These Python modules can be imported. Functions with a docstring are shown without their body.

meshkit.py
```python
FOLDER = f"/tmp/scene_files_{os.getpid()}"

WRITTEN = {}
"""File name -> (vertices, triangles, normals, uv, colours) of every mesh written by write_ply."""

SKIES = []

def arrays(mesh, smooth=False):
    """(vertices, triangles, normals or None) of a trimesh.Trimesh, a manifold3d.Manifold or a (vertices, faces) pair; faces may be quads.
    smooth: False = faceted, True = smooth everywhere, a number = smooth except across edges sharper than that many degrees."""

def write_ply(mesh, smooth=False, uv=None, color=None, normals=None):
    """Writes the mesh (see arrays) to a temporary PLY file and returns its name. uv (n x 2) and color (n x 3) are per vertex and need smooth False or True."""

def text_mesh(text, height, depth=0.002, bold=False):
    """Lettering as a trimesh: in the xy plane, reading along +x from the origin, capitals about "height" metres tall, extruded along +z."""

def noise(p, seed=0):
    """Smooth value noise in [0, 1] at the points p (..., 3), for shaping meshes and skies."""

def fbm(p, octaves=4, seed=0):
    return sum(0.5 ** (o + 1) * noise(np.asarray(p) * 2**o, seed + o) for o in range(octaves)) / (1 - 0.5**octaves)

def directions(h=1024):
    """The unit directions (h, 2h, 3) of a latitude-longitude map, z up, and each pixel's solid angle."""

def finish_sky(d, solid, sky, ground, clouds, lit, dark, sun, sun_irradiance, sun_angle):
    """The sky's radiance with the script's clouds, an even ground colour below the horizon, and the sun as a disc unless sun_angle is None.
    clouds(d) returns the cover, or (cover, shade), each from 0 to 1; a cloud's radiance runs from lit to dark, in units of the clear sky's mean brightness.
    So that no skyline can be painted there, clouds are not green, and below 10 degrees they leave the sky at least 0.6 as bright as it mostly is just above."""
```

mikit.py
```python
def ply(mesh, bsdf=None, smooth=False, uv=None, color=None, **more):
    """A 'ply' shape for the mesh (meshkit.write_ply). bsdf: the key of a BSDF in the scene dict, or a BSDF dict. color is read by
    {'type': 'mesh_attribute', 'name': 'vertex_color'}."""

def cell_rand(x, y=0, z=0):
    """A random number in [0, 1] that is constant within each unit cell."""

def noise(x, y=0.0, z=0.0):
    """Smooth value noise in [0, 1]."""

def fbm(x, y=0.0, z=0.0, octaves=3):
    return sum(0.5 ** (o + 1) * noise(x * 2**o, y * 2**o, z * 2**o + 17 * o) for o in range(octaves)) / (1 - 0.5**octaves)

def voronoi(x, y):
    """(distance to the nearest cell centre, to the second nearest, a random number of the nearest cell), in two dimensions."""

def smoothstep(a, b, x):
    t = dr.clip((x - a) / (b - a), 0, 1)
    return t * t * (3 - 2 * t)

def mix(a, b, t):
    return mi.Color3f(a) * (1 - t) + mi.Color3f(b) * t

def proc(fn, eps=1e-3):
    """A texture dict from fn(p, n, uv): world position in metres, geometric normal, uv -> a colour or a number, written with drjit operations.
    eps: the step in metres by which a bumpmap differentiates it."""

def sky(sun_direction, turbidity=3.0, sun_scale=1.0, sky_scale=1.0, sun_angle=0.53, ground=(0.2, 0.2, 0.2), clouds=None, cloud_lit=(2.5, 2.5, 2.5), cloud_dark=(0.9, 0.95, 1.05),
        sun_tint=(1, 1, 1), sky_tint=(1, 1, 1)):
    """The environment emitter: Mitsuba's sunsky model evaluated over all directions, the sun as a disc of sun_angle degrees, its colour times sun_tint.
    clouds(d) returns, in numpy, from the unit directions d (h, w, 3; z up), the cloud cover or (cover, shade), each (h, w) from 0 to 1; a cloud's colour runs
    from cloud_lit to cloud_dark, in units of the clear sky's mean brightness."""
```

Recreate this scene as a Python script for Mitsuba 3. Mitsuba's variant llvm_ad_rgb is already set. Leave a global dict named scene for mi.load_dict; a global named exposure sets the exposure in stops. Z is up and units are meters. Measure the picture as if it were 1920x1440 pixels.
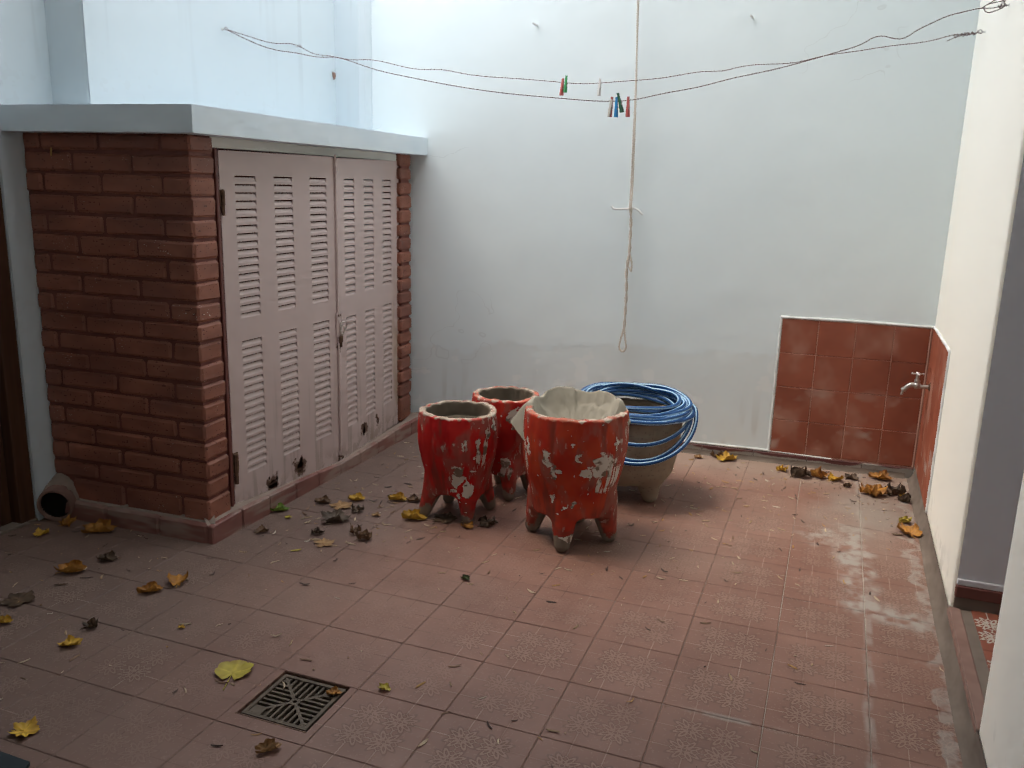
import math
import numpy as np
import trimesh
import shapely.geometry as sg
import shapely.affinity as sa
from shapely.ops import unary_union
import manifold3d as m3
import drjit as dr
import mitsuba as mi
import mikit
import meshkit
from mikit import noise, fbm, voronoi, smoothstep, mix, cell_rand, proc

T = mi.ScalarTransform4f
A = np.array
rng = np.random.default_rng(7)

# ------------------------------------------------------------------ camera, sky, exposure
EYE = A([0.0, 0.0, 1.57])
FORWARD = A([-0.339, 0.9128, -0.2272])
UP = A([-0.1046, 0.2034, 0.9735])
scene = {
    'type': 'scene',
    'camera': {'type': 'perspective', 'fov': 61.57, 'fov_axis': 'x', 'near_clip': 0.05, 'far_clip': 200.0,
               'to_world': T().look_at(origin=EYE.tolist(), target=(EYE + FORWARD).tolist(), up=UP.tolist())},
}
SUN = [-0.40, -0.10, 0.91]
scene['sky_light'] = mikit.sky(SUN, turbidity=4, sun_scale=0.12, sun_angle=26, clouds=lambda d: 1.0,
                               cloud_lit=(2.45, 2.5, 2.6), cloud_dark=(2.2, 2.3, 2.5))
exposure = 3.76
labels = {}

# ------------------------------------------------------------------ helpers
def bs(key, d):
    scene[key] = d
    return key

def fresh(key):
    if key not in scene and not any(k.startswith(key + '__') for k in scene):
        return key
    i = 1
    while True:
        k = '%s_%03d' % (key, i)
        if k not in scene and not any(q.startswith(k + '__') for q in scene):
            return k
        i += 1

counters = {}
def key_of(parent, name):
    base = (parent + '__' + name) if parent else name
    n = counters.get(base, 0)
    counters[base] = n + 1
    return base if n == 0 else '%s_%03d' % (base, n)

def put(parent, name, mesh, bsdf, smooth=False, uv=None, color=None, to_world=None):
    k = key_of(parent, name)
    if isinstance(mesh, dict):
        d = dict(mesh)
    else:
        d = mikit.ply(mesh, bsdf, smooth=smooth, uv=uv, color=color)
    if to_world is not None:
        d['to_world'] = to_world
    scene[k] = d
    return k

def tag(k, label, cat=None, group=None, kind=None):
    labels[k] = {'label': label}
    if cat:
        labels[k]['category'] = cat
    if group:
        labels[k]['group'] = group
    if kind:
        labels[k]['kind'] = kind
    return k

def part_label(k, label):
    labels[k] = {'label': label}

def box(x0, x1, y0, y1, z0, z1, c=0.0, jit=0.0, r=None):
    """chamfered box"""
    if c <= 0:
        m = trimesh.creation.box(extents=(x1 - x0, y1 - y0, z1 - z0))
        m.apply_translation(((x0 + x1) / 2, (y0 + y1) / 2, (z0 + z1) / 2))
        v = A(m.vertices); f = A(m.faces)
    else:
        lo, hi = A([x0, y0, z0]), A([x1, y1, z1])
        pts = []
        for sx in (0, 1):
            for sy in (0, 1):
                for sz in (0, 1):
                    s = A([sx, sy, sz])
                    p = np.where(s, hi, lo).astype(float)
                    inn = np.where(s, -1, 1) * c
                    for a in range(3):
                        q = p + inn
                        q[a] = p[a]
                        pts.append(q)
        h = trimesh.convex.convex_hull(A(pts))
        v = A(h.vertices); f = A(h.faces)
    if jit and r is not None:
        v = v + r.normal(0, jit, v.shape)
    return trimesh.Trimesh(v, f, process=False)

def cat(*ms):
    return trimesh.util.concatenate([m for m in ms])

def mapv(mesh, fn):
    m = mesh.copy()
    m.vertices = fn(A(m.vertices))
    return m

def tube(points, rad, sides=8, closed=False, caps=True):
    p = np.asarray(points, float)
    n = len(p)
    t = np.gradient(p, axis=0)
    if closed:
        t = np.roll(p, -1, 0) - np.roll(p, 1, 0)
    t /= np.linalg.norm(t, axis=1, keepdims=True) + 1e-12
    a = np.zeros_like(p)
    ref = A([0, 0, 1.0]) if abs(t[0][2]) < 0.9 else A([1.0, 0, 0])
    cur = np.cross(t[0], ref); cur /= np.linalg.norm(cur)
    for i in range(n):
        cur = cur - t[i] * (cur @ t[i]); cur /= np.linalg.norm(cur) + 1e-12
        a[i] = cur
    b = np.cross(t, a)
    ang = np.arange(sides) * 2 * np.pi / sides
    rr = np.broadcast_to(rad, (n,))
    v = p[:, None] + rr[:, None, None] * (np.cos(ang)[None, :, None] * a[:, None] + np.sin(ang)[None, :, None] * b[:, None])
    i, j = np.meshgrid(np.arange(n if closed else n - 1), np.arange(sides), indexing='ij')
    i2, j2 = (i + 1) % n, (j + 1) % sides
    q = np.stack([i * sides + j, i * sides + j2, i2 * sides + j2, i2 * sides + j], -1).reshape(-1, 4)
    f = np.vstack([q[:, [0, 1, 2]], q[:, [0, 2, 3]]])
    v = v.reshape(-1, 3)
    if caps and not closed:
        c0, c1 = len(v), len(v) + 1
        v = np.vstack([v, p[:1], p[-1:]])
        jj = np.arange(sides); k2 = (jj + 1) % sides
        f = np.vstack([f, np.stack([k2, jj, jj * 0 + c0], 1), np.stack([(n - 1) * sides + jj, (n - 1) * sides + k2, jj * 0 + c1], 1)])
    return trimesh.Trimesh(v, f, process=False)

def tube_uv(points, rad, sides=14):
    """open tube with uv: v runs around (seam duplicated)"""
    p = np.asarray(points, float)
    n = len(p)
    t = np.gradient(p, axis=0); t /= np.linalg.norm(t, axis=1, keepdims=True) + 1e-12
    cur = np.cross(t[0], [0, 0, 1.0]); cur /= np.linalg.norm(cur)
    a = np.zeros_like(p)
    for i in range(n):
        cur = cur - t[i] * (cur @ t[i]); cur /= np.linalg.norm(cur) + 1e-12
        a[i] = cur
    b = np.cross(t, a)
    S = sides + 1
    ang = np.arange(S) * 2 * np.pi / sides
    v = (p[:, None] + rad * (np.cos(ang)[None, :, None] * a[:, None] + np.sin(ang)[None, :, None] * b[:, None])).reshape(-1, 3)
    L = np.concatenate([[0], np.cumsum(np.linalg.norm(np.diff(p, axis=0), axis=1))])
    uv = np.stack([np.repeat(L, S), np.tile(np.arange(S) / sides, n)], 1)
    i, j = np.meshgrid(np.arange(n - 1), np.arange(sides), indexing='ij')
    q = np.stack([i * S + j, i * S + j + 1, (i + 1) * S + j + 1, (i + 1) * S + j], -1).reshape(-1, 4)
    return trimesh.Trimesh(v, np.vstack([q[:, [0, 1, 2]], q[:, [0, 2, 3]]]), process=False), uv

def spline(pts, n=12, closed=False):
    from scipy.interpolate import CubicSpline
    p = np.asarray(pts, float)
    if closed:
        p = np.vstack([p, p[:1]])
    d = np.linalg.norm(np.diff(p, axis=0), axis=1) + 1e-6
    s = np.concatenate([[0], np.cumsum(d)])
    cs = CubicSpline(s, p, bc_type='periodic' if closed else 'natural')
    return cs(np.linspace(0, s[-1], n * (len(p) - 1) + 1)[: -1 if closed else None])

def extrude(poly, h):
    ps = poly.geoms if hasattr(poly, 'geoms') else [poly]
    return cat(*[trimesh.creation.extrude_polygon(g, h, engine='earcut') for g in ps if g.area > 1e-9])

def grid(nu, nv, fn):
    u, v = np.meshgrid(np.linspace(0, 1, nu), np.linspace(0, 1, nv), indexing='ij')
    p = fn(u.ravel(), v.ravel())
    i, j = np.meshgrid(np.arange(nu - 1), np.arange(nv - 1), indexing='ij')
    q = np.stack([i * nv + j, (i + 1) * nv + j, (i + 1) * nv + j + 1, i * nv + j + 1], -1).reshape(-1, 4)
    return trimesh.Trimesh(p, np.vstack([q[:, [0, 1, 2]], q[:, [0, 2, 3]]]), process=False)

def revolve(profile, sides=20):
    return trimesh.creation.revolve(A(profile, float), sections=sides)

def align(mesh, origin, axis):
    """local +z -> axis, moved to origin"""
    M = trimesh.geometry.align_vectors([0, 0, 1], A(axis, float) / np.linalg.norm(axis))
    m = mesh.copy(); m.apply_transform(M); m.apply_translation(origin)
    return m

# ------------------------------------------------------------------ the plan of the yard (metres)
K = A([0.536, 5.158, 0.0])                    # far right corner of the yard
BW = A([0.9989, 0.0468, 0.0])                 # along the back wall, to the right
BN = A([-0.0468, 0.9989, 0.0])                # through the back wall, away from the yard
RW = A([0.0061, 1.0, 0.0])                    # along the right wall
TILE, JX, RY = 0.303, -0.3662, 3.3245         # floor tile module and two of its joints
CB = A([-2.455, 2.854, 0.0])                  # brick corner of the cupboard
CD = A([-0.0569, 0.9984, 0.0])                # along its front
CE = A([-0.9994, -0.0356, 0.0])               # along its side, to the left
CUP = lambda v: CB + v[:, :1] * CD + v[:, 1:2] * CE + v[:, 2:3] * A([0, 0, 1.0])
BACK = lambda v: K + v[:, :1] * BW + v[:, 1:2] * BN + v[:, 2:3] * A([0, 0, 1.0])   # x along the wall (0 at K), y into the wall
RIGHT = lambda v: K + v[:, :1] * A([1.0, -0.0061, 0]) - v[:, 1:2] * RW + v[:, 2:3] * A([0, 0, 1.0])  # x into the wall, y towards the viewer
XL, XB = -3.316, -3.10                        # left wall, and the thicker block behind the cupboard

# ------------------------------------------------------------------ materials
def paint(col, rough=0.55, spec=0.4, bump=None, eps=2e-3):
    d = {'type': 'principled', 'base_color': col if isinstance(col, dict) else {'type': 'rgb', 'value': list(col)},
         'roughness': rough, 'specular': spec}
    if bump is not None:
        d = {'type': 'bumpmap', 'arbitrary': proc(bump, eps), 'scale': 1.0, 'bsdf': d}
    return {'type': 'twosided', 'bsdf': d}

C3 = mi.Color3f
def plaster_bump(p, n, uv):
    a = p.x + p.y
    return 0.0020 * fbm(a * 7, p.z * 7, p.x * 5, 3) + 0.00045 * fbm(a * 60, p.z * 70, 3.0, 2)

def back_color(p, n, uv):
    a, z = p.x, p.z
    base = mix((0.655, 0.735, 0.765), (0.705, 0.765, 0.775), fbm(a * 1.1, z * 0.8, 4.0, 3))
    edge = 0.52 + 0.10 * smoothstep(-2.2, -0.7, a) + 0.22 * (fbm(a * 2.6, 3.3, 0.0, 4) - 0.5)
    wash = smoothstep(0.02, -0.02, z - edge + 0.03 * (noise(a * 30, z * 30) - 0.5))
    base = mix(base, (0.63, 0.675, 0.675), 0.55 * wash)
    v = fbm(a * 7 + 3, z * 9, 8.0, 4)
    fl = smoothstep(0.70, 0.76, v) * smoothstep(0.85, 0.3, z)
    base = mix(base, (0.76, 0.78, 0.77), 0.5 * fl)
    st = smoothstep(0.62, 0.80, fbm(a * 14, z * 2.2, 1.0, 3)) * smoothstep(0.5, 0.0, z)
    cr = smoothstep(0.0045, 0.0015, dr.abs(fbm(a * 2.3 + 4, z * 2.6, 2.0, 4) - 0.5)) * smoothstep(0.66, 0.72, fbm(a * 1.7, z * 1.7 + 5, 6.0, 2))
    base = mix(base, (0.44, 0.47, 0.48), 0.22 * cr)
    return mix(base, (0.42, 0.41, 0.37), 0.5 * st)

def back_bump(p, n, uv):
    a, z = p.x, p.z
    edge = 0.52 + 0.10 * smoothstep(-2.2, -0.7, a) + 0.22 * (fbm(a * 2.6, 3.3, 0.0, 4) - 0.5)
    step = smoothstep(0.012, -0.012, z - edge + 0.03 * (noise(a * 30, z * 30) - 0.5))
    fl = smoothstep(0.66, 0.72, fbm(a * 9 + 3, z * 12, 8.0, 3)) * smoothstep(0.95, 0.35, z)
    return plaster_bump(p, n, uv) - 0.0011 * step + 0.0009 * fl

bs('back_paint', paint(proc(back_color), 0.6, 0.35, back_bump, 3e-3))

def left_color(p, n, uv):
    f = fbm(p.y * 1.3, p.z * 1.1, p.x, 3)
    base = mix((0.535, 0.615, 0.665), (0.59, 0.655, 0.685), f)
    drip = smoothstep(0.62, 0.80, fbm(p.y * 16 + p.x * 16, p.z * 1.1, 5.0, 3)) * smoothstep(1.7, 2.2, p.z)
    base = mix(base, (0.44, 0.49, 0.52), 0.30 * drip)
    sc = smoothstep(0.70, 0.74, fbm(p.y * 22, p.z * 26, 9.0, 3)) * smoothstep(2.25, 1.85, p.z)
    base = mix(base, (0.46, 0.49, 0.50), 0.14 * sc)
    g = smoothstep(0.62, 0.75, fbm(p.y * 8 + p.x * 8, p.z * 10, 2.0, 3)) * smoothstep(0.45, 0.0, p.z)
    return mix(base, (0.40, 0.38, 0.35), 0.6 * g)
bs('left_paint', paint(proc(left_color), 0.6, 0.35, plaster_bump, 3e-3))

def right_color(p, n, uv):
    base = mix((0.785, 0.767, 0.690), (0.81, 0.792, 0.722), fbm(p.y * 1.2, p.z * 1.5, 1.0, 3))
    g = smoothstep(0.6, 0.75, fbm(p.y * 12, p.z * 14, 2.0, 3)) * smoothstep(0.28, 0.08, p.z)
    return mix(base, (0.45, 0.46, 0.43), 0.4 * g)
bs('right_paint', paint(proc(right_color), 0.55, 0.4, plaster_bump, 3e-3))
bs('trim_white', paint(proc(lambda p, n, uv: mix((0.50, 0.51, 0.50), (0.66, 0.68, 0.67), smoothstep(0.3, 0.55, fbm(p.x * 14, p.y * 14, p.z * 14, 3)))), 0.6, 0.3))
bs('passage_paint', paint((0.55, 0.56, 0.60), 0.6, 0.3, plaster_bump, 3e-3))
bs('slab_paint', paint(proc(lambda p, n, uv: mix((0.58, 0.68, 0.745), (0.66, 0.735, 0.775), fbm(p.x * 5 + p.y * 5, p.z * 9, 0.0, 4))), 0.55, 0.4,
                       lambda p, n, uv: 0.0012 * fbm(p.x * 9 + p.y * 13, p.z * 30, 2.0, 3)))
bs('lintel_paint', paint((0.66, 0.67, 0.63), 0.55, 0.35))
bs('house_paint', paint((0.80, 0.79, 0.76), 0.7, 0.2))

def brick_color(p, n, uv):
    f = fbm(p.x * 14 + p.y * 3, p.y * 14, p.z * 20, 3)
    base = mix((0.195, 0.070, 0.045), (0.285, 0.115, 0.076), f)
    base = base * (0.78 + 0.42 * noise(p.x * 5 + 3, p.y * 5, p.z * 11.6))
    pit = smoothstep(0.80, 0.86, noise(p.x * 110, p.y * 110, p.z * 110))
    base = mix(base, (0.07, 0.028, 0.022), 0.6 * pit)
    base = mix(base, (0.15, 0.062, 0.05), 0.5 * smoothstep(0.5, 0.7, fbm(p.x * 3, p.y * 3, p.z * 5, 2)))
    w = smoothstep(0.86, 0.90, noise(p.x * 170, p.y * 170, p.z * 170)) * smoothstep(0.60, 0.70, fbm(p.x * 8, p.y * 8, p.z * 8, 2))
    return mix(base, (0.55, 0.48, 0.42), 0.8 * w)
def brick_bump(p, n, uv):
    a = p.x - p.y
    return 0.0042 * fbm(p.x * 45, p.y * 45, p.z * 55, 4) + 0.003 * fbm(a * 12, p.z * 16, 5.0, 2) - 0.0015 * smoothstep(0.78, 0.86, noise(p.x * 110, p.y * 110, p.z * 110))
bs('brick_paint', paint(proc(brick_color), 0.5, 0.4, brick_bump, 2e-3))
bs('joint_paint', paint(proc(lambda p, n, uv: mix((0.125, 0.042, 0.031), (0.18, 0.066, 0.050), fbm(p.x * 20 + p.y * 20, p.z * 20, 0.0, 2))), 0.6, 0.3))  # brick paint darkened: shade of the recessed joints put into the colour

def plinth_color(p, n, uv):
    f = fbm(p.x * 9 + p.y * 9, p.z * 12, 1.0, 4)
    base = mix((0.17, 0.065, 0.06), (0.26, 0.125, 0.10), f)
    d = smoothstep(0.45, 0.7, fbm(p.x * 5 + p.y * 5, p.z * 25, 7.0, 3))
    return mix(base, (0.33, 0.27, 0.23), 0.55 * d)
bs('plinth_tile', paint(proc(plinth_color), 0.42, 0.45, lambda p, n, uv: 0.0012 * fbm(p.x * 40, p.y * 40, p.z * 40, 3)))
bs('ledge_mortar', paint(proc(lambda p, n, uv: mix((0.20, 0.15, 0.125), (0.33, 0.26, 0.22), fbm(p.x * 15, p.y * 15, p.z * 10, 4))), 0.85, 0.2,
                         lambda p, n, uv: 0.004 * fbm(p.x * 50, p.y * 50, p.z * 50, 3)))

# --- floor tiles with their pressed flower pattern
def tile_pattern(p):
    a = (p.x - JX) / TILE; b = (p.y - RY) / TILE
    a = (a - dr.floor(a)) * TILE; b = (b - dr.floor(b)) * TILE
    qx = dr.abs(a - TILE / 2) - TILE / 6
    qy = dr.abs(b - TILE / 2) - TILE / 6
    r = dr.sqrt(qx * qx + qy * qy)
    lx = dr.abs(qx) + 10 * dr.maximum(0.043 - dr.abs(qy), 0)
    ly = dr.abs(qy) + 10 * dr.maximum(0.043 - dr.abs(qx), 0)
    d = dr.minimum(lx, ly)
    ax, ay = dr.abs(qx), dr.abs(qy)
    hi, lo = dr.maximum(ax, ay), dr.minimum(ax, ay)
    ring = dr.abs(r - 0.0075)
    dia = dr.abs(dr.abs(hi - 0.031) + lo - 0.0115) * 0.75
    c, s = math.cos(math.radians(30)), math.sin(math.radians(30))
    u = hi * c + lo * s - 0.031; v = -hi * s + lo * c
    e = dr.sqrt((u / 0.0165) ** 2 + (v / 0.0058) ** 2)
    pet = dr.abs(e - 1.0) * 0.0055
    return d, dr.minimum(ring, dr.minimum(dia, pet))

def tile_wear(p):
    f = fbm(p.x * 3.1 + 11, p.y * 3.1, 2.0, 4)
    g = smoothstep(-1.9, 0.3, p.x) * 0.36 + smoothstep(3.1, 1.9, p.y) * 0.17
    w = 0.20 + 0.80 * smoothstep(0.40, 0.74, f * 0.62 + g)
    return w * smoothstep(4.95, 4.3, p.y)

def tile_color(p, n, uv):
    tx, ty = dr.floor((p.x - JX) / TILE), dr.floor((p.y - RY) / TILE)
    rnd = cell_rand(tx + 40, ty + 40, 5)
    f = fbm(p.x * 6, p.y * 6, 1.0, 4)
    base = mix((0.152, 0.072, 0.053), (0.220, 0.118, 0.090), f)
    base = base * (0.95 + 0.10 * rnd)
    dust = smoothstep(0.35, 0.75, fbm(p.x * 1.4 + 5, p.y * 1.4, 9.0, 4))
    base = mix(base, (0.220, 0.142, 0.114), 0.55 * dust)
    dirt_shade = smoothstep(-1.2, -2.5, p.x + 0.9 * (fbm(p.x * 1.2, p.y * 1.2, 6.0, 3) - 0.5))  # dirt with painted shade: floor made darker towards the left
    base = mix(base, (0.115, 0.088, 0.076), 0.62 * dirt_shade)
    fine = smoothstep(0.62, 0.85, fbm(p.x * 130, p.y * 130, 3.0, 3))
    base = mix(base, (0.34, 0.24, 0.19), 0.16 * fine)
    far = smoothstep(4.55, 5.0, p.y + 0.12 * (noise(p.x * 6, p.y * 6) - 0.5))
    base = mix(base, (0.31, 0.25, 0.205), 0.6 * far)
    # pressed lines, filled with pale dust
    w = tile_wear(p)
    dl_, tp = tile_pattern(p)
    gl = smoothstep(0.0026, 0.0010, dl_)
    part = 0.35 + 0.65 * smoothstep(0.35, 0.6, fbm(p.x * 4, p.y * 4, 8.0, 3))
    base = mix(base, mix((0.085, 0.053, 0.043), (0.34, 0.26, 0.215), smoothstep(0.25, 0.7, w)), (0.42 + 0.10 * w) * part * gl)
    g = smoothstep(0.0023, 0.0008, tp)
    halo = smoothstep(0.0016, 0.0030, tp) * smoothstep(0.0062, 0.0036, tp)  # grime tone that also paints the dark edge of the engraving
    base = mix(base, (0.095, 0.060, 0.048), (0.05 + 0.34 * w) * halo)
    base = mix(base, (0.31, 0.215, 0.17), (0.03 + 0.31 * w) * g)
    # lime bloom along the gully near the tap
    wx = p.x + 0.16 * (fbm(p.x * 11, p.y * 11, 1.0, 4) - 0.5)
    wy = p.y + 0.16 * (fbm(p.x * 11, p.y * 11, 7.0, 4) - 0.5)
    b1 = smoothstep(0.10, 0.02, dr.sqrt(((wx - 0.215) / 1.0) ** 2 + (dr.maximum(dr.abs(wy - 3.78) - 0.42, 0)) ** 2))
    b2 = smoothstep(0.13, 0.03, dr.sqrt((wx - 0.06) ** 2 + ((wy - 4.02) * 0.8) ** 2))
    b3 = smoothstep(0.14, 0.03, dr.sqrt(((wx - 0.36) * 0.8) ** 2 + (wy - 3.31) ** 2))
    b4 = smoothstep(0.022, 0.006, dr.abs(p.x - 0.2398 + 0.02 * (noise(p.y * 14, 2.0) - 0.5))) * 0.6
    b5 = smoothstep(0.02, 0.005, dr.abs(p.y - 2.415)) * smoothstep(-0.32, -0.25, p.x) * smoothstep(0.02, -0.04, p.x) * 0.6
    b6 = smoothstep(0.035, 0.015, dr.abs(wx - 0.47)) * 0.7
    bl = dr.clip(dr.maximum(dr.maximum(b1, b2), dr.maximum(dr.maximum(b3, b5), dr.maximum(b4, b6))), 0, 1) * smoothstep(0.22, 0.68, fbm(p.x * 24, p.y * 24, 4.0, 4)) 
    base = mix(base, (0.33, 0.325, 0.30), 0.66 * dr.clip(bl, 0, 1))
    wet = smoothstep(0.35, 0.0, dr.sqrt((p.x - 0.28) ** 2 + ((p.y - 4.45) * 0.6) ** 2) + 0.25 * (fbm(p.x * 6, p.y * 6, 3.0, 3) - 0.5))
    base = mix(base, (0.24, 0.215, 0.19), 0.75 * wet)
    return base

def tile_bump(p, n, uv):
    w = tile_wear(p)
    dl_, tp = tile_pattern(p)
    g = smoothstep(0.0040, 0.0010, tp)
    return -0.0020 * (0.15 + 0.85 * w) * g - 0.0018 * smoothstep(0.0036, 0.0010, dl_) + 0.0022 * fbm(p.x * 12, p.y * 12, 2.0, 3) + 0.0005 * fbm(p.x * 120, p.y * 120, 1.0, 2)
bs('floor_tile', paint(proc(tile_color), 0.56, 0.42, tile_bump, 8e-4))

def mortar_color(p, n, uv):
    f = fbm(p.x * 18, p.y * 18, p.z * 18, 3)
    base = mix((0.115, 0.074, 0.060), (0.20, 0.135, 0.11), f)
    pale = smoothstep(-0.5, 0.1, p.x) * smoothstep(0.3, 0.7, fbm(p.x * 3, p.y * 3, 4.0, 2) + 0.15)
    return mix(base, (0.36, 0.335, 0.29), 0.75 * pale)
bs('floor_mortar', paint(proc(mortar_color), 0.9, 0.2))
bs('grey_mortar', paint(proc(lambda p, n, uv: mix((0.10, 0.078, 0.064), (0.195, 0.158, 0.132), fbm(p.x * 12, p.y * 12, p.z * 20, 4))), 0.85, 0.2,
                        lambda p, n, uv: 0.003 * fbm(p.x * 45, p.y * 45, p.z * 45, 3)))

def wall_tile_color(p, n, uv):
    f = fbm(p.x * 9, p.y * 9, p.z * 9, 4)
    base = mix((0.195, 0.049, 0.026), (0.295, 0.088, 0.049), f)
    base = base * (0.88 + 0.2 * cell_rand(dr.floor((p.x + 0.258) / 0.198) + 9, dr.floor((p.z - 0.0656) / 0.198) + 9, dr.floor(p.y * 5)))
    h = smoothstep(0.50, 0.74, fbm(p.x * 6 + 2, p.y * 6, p.z * 4, 4))
    base = mix(base, (0.36, 0.19, 0.14), 0.55 * h)
    low = smoothstep(0.62, 0.80, fbm(p.x * 8 + 7, p.y * 8, p.z * 9, 3)) * smoothstep(0.62, 0.2, p.z)
    return mix(base, (0.44, 0.36, 0.31), 0.6 * low)
bs('wall_tile', paint(proc(wall_tile_color), 0.5, 0.45, lambda p, n, uv: 0.002 * fbm(p.x * 10 + p.y * 10, p.z * 14, 3.0, 3)))
bs('wall_grout', paint((0.46, 0.27, 0.21), 0.9, 0.2))
bs('skirting_tile', paint(proc(lambda p, n, uv: mix(mix((0.07, 0.022, 0.022), (0.125, 0.045, 0.04), fbm(p.x * 9, p.y * 9, p.z * 9, 3)), (0.26, 0.245, 0.22),
                        0.85 * smoothstep(0.62, 0.70, 0.95 - p.z * 8.5 + 0.5 * (fbm(p.x * 7, p.z * 10, 1.0, 4) - 0.5) + 0.16 * smoothstep(-0.1, 0.45, p.x)))), 0.45, 0.45))

# --- metal, wood, concrete ...
def door_color(p, n, uv):
    f = fbm(p.y * 3, p.z * 4, 2.0, 4)
    base = mix((0.475, 0.372, 0.355), (0.515, 0.412, 0.393), f)
    st = smoothstep(0.55, 0.75, fbm(p.y * 30, p.z * 2.0, 1.0, 3)) * smoothstep(0.9, 0.1, p.z)
    base = mix(base, (0.27, 0.215, 0.18), 0.45 * st)
    edge = smoothstep(0.16, 0.02, p.z) * smoothstep(0.45, 0.62, fbm(p.y * 22, p.z * 22, 5.0, 3))
    base = mix(base, (0.20, 0.13, 0.09), 0.45 * edge)
    ye = smoothstep(0.10, 0.0, dr.abs(p.y - 4.83)) * smoothstep(1.1, 0.6, p.z) * smoothstep(0.4, 0.6, fbm(p.y * 18, p.z * 4, 5.0, 3))
    base = mix(base, (0.33, 0.24, 0.14), 0.6 * ye)
    for (cy, cz, rr) in ((3.365, 0.095, 0.075), (3.60, 0.115, 0.070), (4.316, 0.12, 0.055), (4.52, 0.125, 0.03), (3.99, 0.66, 0.03), (4.0, 0.02, 0.04)):
        d = dr.sqrt((p.y - cy) ** 2 + (p.z - cz) ** 2) + 0.085 * (fbm(p.y * 34, p.z * 34, 3.0, 4) - 0.5)
        base = mix(base, (0.085, 0.042, 0.024), 0.95 * smoothstep(rr * 0.80, rr * 0.52, d))
    return base
bs('door_paint', paint(proc(door_color), 0.45, 0.45, lambda p, n, uv: 0.0008 * fbm(p.y * 5, p.z * 5, 1.0, 2), 3e-3))
bs('louvre_paint', paint((0.505, 0.403, 0.384), 0.45, 0.45))
bs('frame_paint', paint((0.12, 0.04, 0.032), 0.5, 0.4))
bs('rusty_iron', paint(proc(lambda p, n, uv: mix((0.045, 0.026, 0.018), (0.16, 0.085, 0.05), fbm(p.x * 60, p.y * 60, p.z * 60, 3))), 0.75, 0.4))
bs('painted_dark', paint((0.012, 0.011, 0.010), 0.9, 0.1))  # near-black paint for the shade inside the drain pit and pipe mouth
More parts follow.
